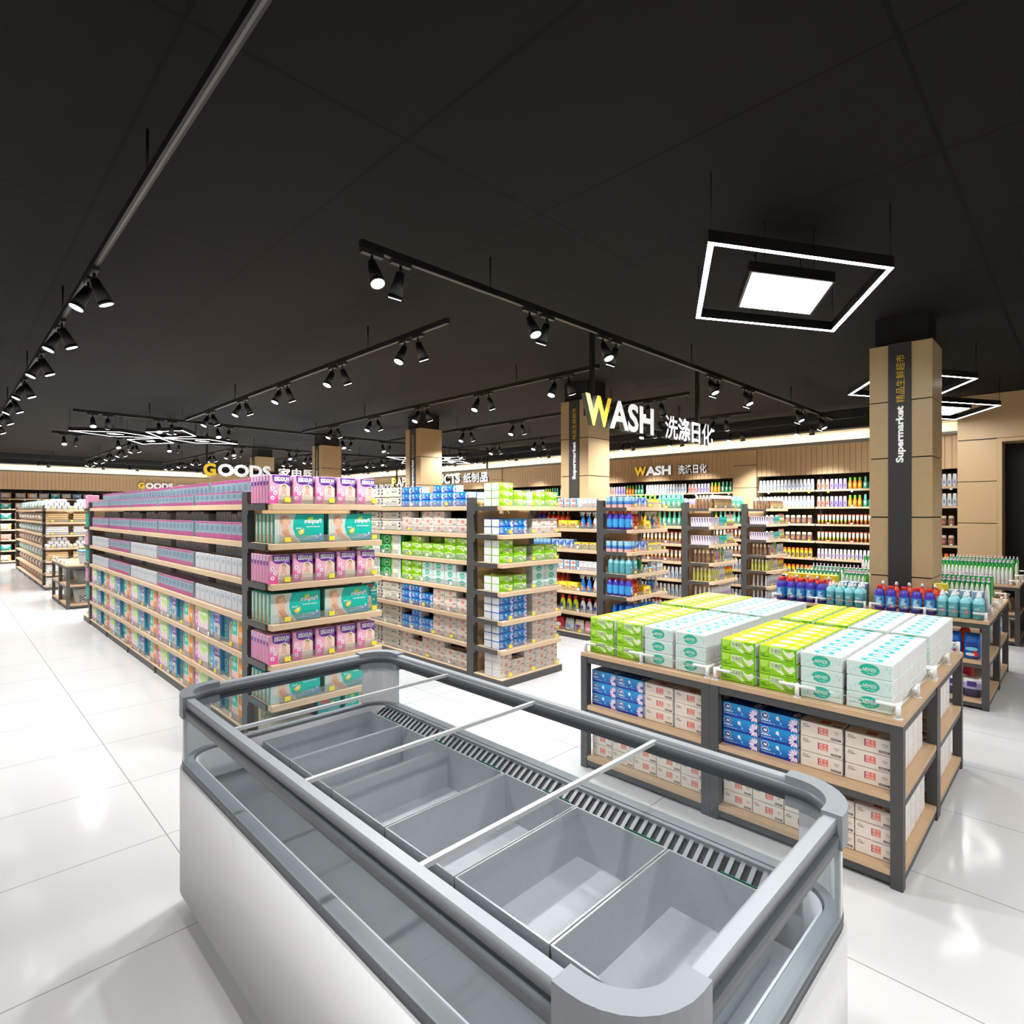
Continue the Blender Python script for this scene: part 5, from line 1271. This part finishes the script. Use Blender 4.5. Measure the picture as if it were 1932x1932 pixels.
for j in (1, 0):
    x0, y0, pos = TABS[('detergent', 1, j)]; top = y0 + .88
    w = 'on %s pillar table' % ('shelf-end rear' if j else 'doorway rear')
    ys = lins(.06, 20, .0385)
    row(WHB, ys, lambda q: (x0 + .12, top - q), H, FX, 'white soap bottle, front row', w, g, 0, (.54, .75, 1.5))
    row(GLB, ys, lambda q: (x0 + .3, top - q), H, FX, 'green label soap bottle, middle row', w, g, 0, (.56, .8, 1.33))
g = 'bottles on the soap tables'
for i in (0, 1):
    for j in (1, 0):
        x0, y0, pos = TABS[('soap', i, j)]; top = y0 + .88
        w = 'on the %s soap table' % (('shelf-end ' if j else 'doorway ') + ('front' if i == 0 else 'rear'))
        ys = lins(.06, 20, .0385)
        row(WHB, ys, lambda q: (x0 + .08, top - q), H, FX, 'white soap bottle, front row', w, g, 0, (.54, .75, 1.25))
        row(GLB, ys, lambda q: (x0 + .2, top - q), H, FX, 'green label soap bottle, second row', w, g, 0, (.56, .8, 1.28))
        if i == 0: row(GLB, ys, lambda q: (x0 + .33, top - q), H, FX, 'green label soap bottle, third row', w, g, 0, (.56, .8, 1.28))
        if i == 0 and j == 0:
            row(YGB, lins(.5, 3, .11), lambda q: (x0 + .09, top - q), .4045, FX, 'yellow cleaner bottle', 'on the middle shelf of the doorway front soap table', g)
            row(SPWH, lins(.45, 4, .1), lambda q: (x0 + .2, top - q), .4045, FX, 'white spray bottle', 'on the middle shelf of the doorway front soap table', g)
            row(PWH, lins(.2, 4, .17), lambda q: (x0 + .1, top - q), .0785, FX, 'pale refill pouch', 'on the bottom shelf of the doorway front soap table', g, 0, (1, 1.2, 1.5))

# ============================================================ cushions, towels, storage boxes
def pillow(name, base, deco):
    mb = MB(); n = 8; w, h, t = .285, .2, .05
    B = P_(*base, .8)
    def pt(i, j, s):
        u, v = -1 + 2 * i / n, -1 + 2 * j / n
        e = (1 - u ** 4) * (1 - v ** 4)
        pin = 1 - .09 * (1 - abs(u * v) ** 1.0) * (u * u + v * v)
        return (u * w / 2 * (1 - .10 * v * v * (abs(u) < .99) * 0 + 0) * pin, s * t * e ** .6, h / 2 + v * h / 2 * pin)
    for s in (-1, 1):
        for i in range(n):
            for j in range(n):
                f = [pt(i, j, s), pt(i + 1, j, s), pt(i + 1, j + 1, s), pt(i, j + 1, s)]
                mb.face(f if s < 0 else f[::-1], deco(-1 + (2 * i + 1) / n, -1 + (2 * j + 1) / n) or B, True)
    return Proto(name, 'cushion', mb)
TQ, MU, OR_, GY, NV = P_(40, 136, 136, .8), P_(200, 160, 70, .8), P_(220, 120, 30, .8), P_(150, 146, 144, .8), P_(70, 96, 140, .8)
CR = P_(206, 198, 190, .8)
PLW = [(pillow('teal_chevron_pillow', (206, 200, 196), lambda u, v: TQ if v < abs(u) * 1.4 - .35 else None), 'teal pillow with a pale V'),
       (pillow('mustard_corner_pillow', (206, 196, 182), lambda u, v: MU if u > .3 and abs(v) < u else (P_(226, 220, 214, .8) if abs(u) < abs(v) else None)), 'cream pillow with mustard corner'),
       (pillow('grey_zigzag_pillow', (196, 192, 190), lambda u, v: GY if int((u + abs(v)) * 4) % 2 else None), 'grey zigzag pillow'),
       (pillow('orange_band_pillow', (206, 200, 190), lambda u, v: OR_ if u < -.5 else None), 'pale pillow with orange band'),
       (pillow('plain_beige_pillow', (190, 178, 164), lambda u, v: None), 'plain beige pillow'),
       (pillow('blue_floral_pillow', (110, 140, 180), lambda u, v: CR if (u - .2) ** 2 + v * v < .08 else None), 'blue pillow with pale motif'),
       (pillow('rust_lattice_pillow', (176, 96, 70), lambda u, v: CR if int((u + v) * 4) % 3 == 0 else None), 'rust lattice pillow')]
g = 'pillows on the far wall'
seqs = [[1, 2, 3, 2, 0, 4, 5, 6], [0, 4], [0, 6], [1, 2], [6, 4], [0, 6], [1, 2]]
for lv, sq in enumerate(seqs):
    for i, k in enumerate(sq):
        pr, ds = PLW[k]
        x = 1.49 + (.295 * i + (.06 if i else 0))
        pr.put((x, YW + .12, WZ[lv] + .001), FY, '%s, %s along the %s shelf of the far wall' % (ds, nth(i + 2 if lv else i + 1), LEVEL[lv]), g)
        if lv and i == 0: PLW[(k + 2) % 7][0].put((x - .31, YW + .12, WZ[lv] + .001), FY, '%s, first along the %s shelf of the far wall' % (PLW[(k + 2) % 7][1], LEVEL[lv]), g)
def disc(name, base, stripe):
    mb = MB(); r = .107; n = 20; ty = 1.5
    B, T = P_(*base, .8), P_(*stripe, .8)
    prof = [(0.001, -.045), (.07, -.05), (.098, -.03), (r, 0), (.098, .03), (.07, .05), (0.001, .045)]
    for i in range(len(prof) - 1):
        for k in range(n):
            a, b = 2 * PI * k / n, 2 * PI * (k + 1) / n
            q = lambda rr, y, t: (rr * math.cos(t), y * ty, r + rr * math.sin(t))
            mb.face([q(prof[i][0], prof[i][1], a), q(prof[i][0], prof[i][1], b), q(prof[i + 1][0], prof[i + 1][1], b), q(prof[i + 1][0], prof[i + 1][1], a)], T if i in (2, 3) else B, True)
    return Proto(name, 'cushion', mb)
DC = [(disc('teal_round_cushion', (226, 226, 222), (60, 166, 166)), 'teal edged round cushion'), (disc('pale_round_cushion', (214, 202, 194), (230, 226, 220)), 'pale round cushion'),
      (disc('brown_round_cushion', (176, 136, 116), (130, 84, 66)), 'brown round cushion'), (disc('mustard_round_cushion', (206, 170, 100), (140, 140, 150)), 'mustard round cushion')]
pat = [(0, 1), (3, 1), (0, 1), (2, 1), (0, 1), (2, 1), (3, 2)]
for lv in range(7):
    for i in range(19):
        pr, ds = DC[pat[lv][i % 2]]
        pr.put((G0 + .15, 16.06 + i * .305, LV[lv] + .001), 0, '%s, %s from post on the %s shelf of the cushion run' % (ds, nth(i + 1), LEVEL[lv]), 'round cushions along the cushion run')
def roll():
    mb = MB(); r = .041; c = P_(236, 234, 236, .9); c2 = P_(200, 198, 204, .9)
    mb.cyl((0, -.13, r), (0, .13, r), r, r, c, 14, c)
    A = mb.art((-r, -.1302, 0), (1, 0, 0), (0, 0, 1), 2 * r, 2 * r); A.ring(.5, .5, .36, .36, .14, c2, 12).ring(.5, .5, .2, .2, .2, c2, 10)
    return Proto('rolled_towel', 'towel', mb)
def fold(col):
    mb = MB(); w, d, h = .36, .26, .045
    c = M(col, .9, var=.06, scale=80)
    mb.box(-w / 2, -d / 2, 0, w / 2, d / 2, h, c, .014); A = front(mb, w, d, h); A.rect(.04, .46, .96, .52, P_(*[int(x * .8) for x in col], .9))
    return Proto(('tan' if col[2] < 180 else 'white') + '_folded_towel', 'towel', mb)
RL, FT, FW = roll(), fold((206, 172, 126)), fold((232, 230, 226))
g = 'towels on the towel end shelves'
for lv in range(7):
    if lv in (0, 3):
        for s in range(2):
            for l, n in enumerate((5, 4, 3)):
                for i in range(n):
                    RL.put((G0 + .06 + s * .46 + l * .045 + i * .0905, 15.565, LV[lv] + .001 + l * .0715), FY, 'rolled white towel, %s in %s layer of %s pyramid, %s towel shelf' % (nth(i + 1), LAYER3[l], nth(s + 1), LEVEL[lv]), g)
    else:
        pr, ds = ((FT, 'tan') if lv in (1, 4) else (FW, 'white'))
        for s in range(2):
            for l in range(4): pr.put((G0 + .215 + s * .44, 15.55, LV[lv] + .001 + l * .0455), FY, 'folded %s towel, %s up in %s pile, %s towel shelf' % (ds, nth(l + 1), nth(s + 1), LEVEL[lv]), g)
# storage boxes on the two tables before the towel shelves
def crate(name, w, d, h, col, lid=None, holes=False, rough=.4):
    mb = MB(); c = P_(*col, rough); t = .006; i = .025
    b = [(-w / 2 + i, -d / 2 + i), (w / 2 - i, -d / 2 + i), (w / 2 - i, d / 2 - i), (-w / 2 + i, d / 2 - i)]; u = [(-w / 2, -d / 2), (w / 2, -d / 2), (w / 2, d / 2), (-w / 2, d / 2)]
    ui = [(x * (1 - 2 * t / w), y * (1 - 2 * t / d)) for x, y in u]; bi = [(x * .97, y * .97) for x, y in b]
    for k in range(4):
        q = (k + 1) % 4
        mb.face([b[k] + (0,), b[q] + (0,), u[q] + (h,), u[k] + (h,)], c); mb.face([bi[q] + (t,), bi[k] + (t,), ui[k] + (h,), ui[q] + (h,)], c); mb.face([u[k] + (h,), u[q] + (h,), ui[q] + (h,), ui[k] + (h,)], c)
    mb.face([x + (0,) for x in b][::-1], c); mb.face([x + (t,) for x in bi], c)
    mb.box(-w / 2 - .006, -d / 2 - .006, h - .03, w / 2 + .006, d / 2 + .006, h - .02, c, .002)
    if holes:
        A = mb.art((-w / 2 + i, -d / 2 + i - .004, 0), (1, 0, 0), (0, -.0, 1), w - 2 * i, h); K = P_(26, 26, 28)
        A.o.y = -d / 2 - .0005
        for a in range(10):
            for e in range(5):
                if (a + e) % 2 == 0: A.rect(.06 + a * .09, .12 + e * .085, .06 + a * .09 + .07, .12 + e * .085 + .07, K)
        A.rect(.38, .76, .62, .86, K)
    parts = ()
    if lid:
        L = MB(); L.box(-w / 2 - .012, -d / 2 - .012, h, w / 2 + .012, d / 2 + .012, h + .022, P_(*lid), .006); parts = (('lid', L),)
    return Proto(name, 'storage box', mb, parts)
g = 'storage boxes before the towel shelves'
b1 = crate('lidded_storage_box', .42, .34, .22, (196, 202, 206), (90, 150, 176)); b2 = crate('beige_storage_box', .34, .3, .26, (206, 190, 140), (196, 180, 130))
b3 = crate('grey_storage_bin', .5, .4, .25, (112, 118, 116)); b4 = crate('perforated_basket', .42, .36, .24, (222, 222, 222), None, True); b5 = crate('clear_storage_bin', .3, .36, .25, (160, 166, 168))
b1.put((1.92, 12.36, .7435), FY, 'pale lidded storage box with a blue lid on the table corner', g); b2.put((1.95, 12.80, .7435), FY, 'beige storage box behind the blue lidded one', g)
b3.put((1.9, 12.42, .4045), FY, 'dark grey storage bin on the middle shelf, nearer table', g); b4.put((1.86, 12.42, .0785), FY, 'white perforated basket on the bottom shelf, nearer table', g)
b5.put((1.78, 13.45, .4045), FY, 'clear storage bin on the middle shelf, second table', g); b5.put((1.78, 13.45, .0785), FY, 'clear storage bin on the bottom shelf, second table', g); b4.put((2.1, 13.5, .7435), FY, 'white perforated basket on the second table top', g)

# ============================================================ lamps that light the far end, camera, render look
cam = bpy.data.cameras.new('camera'); cam.sensor_width = 36; cam.lens = 36 * 1079 / 1932; cam.clip_start = .05; cam.clip_end = 100
co = bpy.data.objects.new('camera', cam); COL.objects.link(co); co.location = (0, 0, 1.65); co.rotation_euler = (PI / 2, 0, -PI / 4)
SC.camera = co
w = bpy.data.worlds.new('dim_room_air'); SC.world = w; w.use_nodes = True
w.node_tree.nodes['Background'].inputs[0].default_value = (.9, .92, 1, 1); w.node_tree.nodes['Background'].inputs[1].default_value = .05
vs = SC.view_settings; vs.view_transform = 'Standard'; vs.look = 'None'; vs.gamma = 1; vs.exposure = -0.2; vs.use_curve_mapping = False
cy = SC.cycles
cy.use_denoising = True
try: cy.denoiser = 'OPENIMAGEDENOISE'
except Exception: pass
cy.use_adaptive_sampling = True; cy.adaptive_threshold = .06; cy.adaptive_min_samples = 16
cy.max_bounces = 6; cy.diffuse_bounces = 3; cy.glossy_bounces = 2; cy.transmission_bounces = 2; cy.transparent_max_bounces = 16
cy.sample_clamp_indirect = 4; cy.caustics_reflective = False; cy.caustics_refractive = False
cy.use_light_tree = True
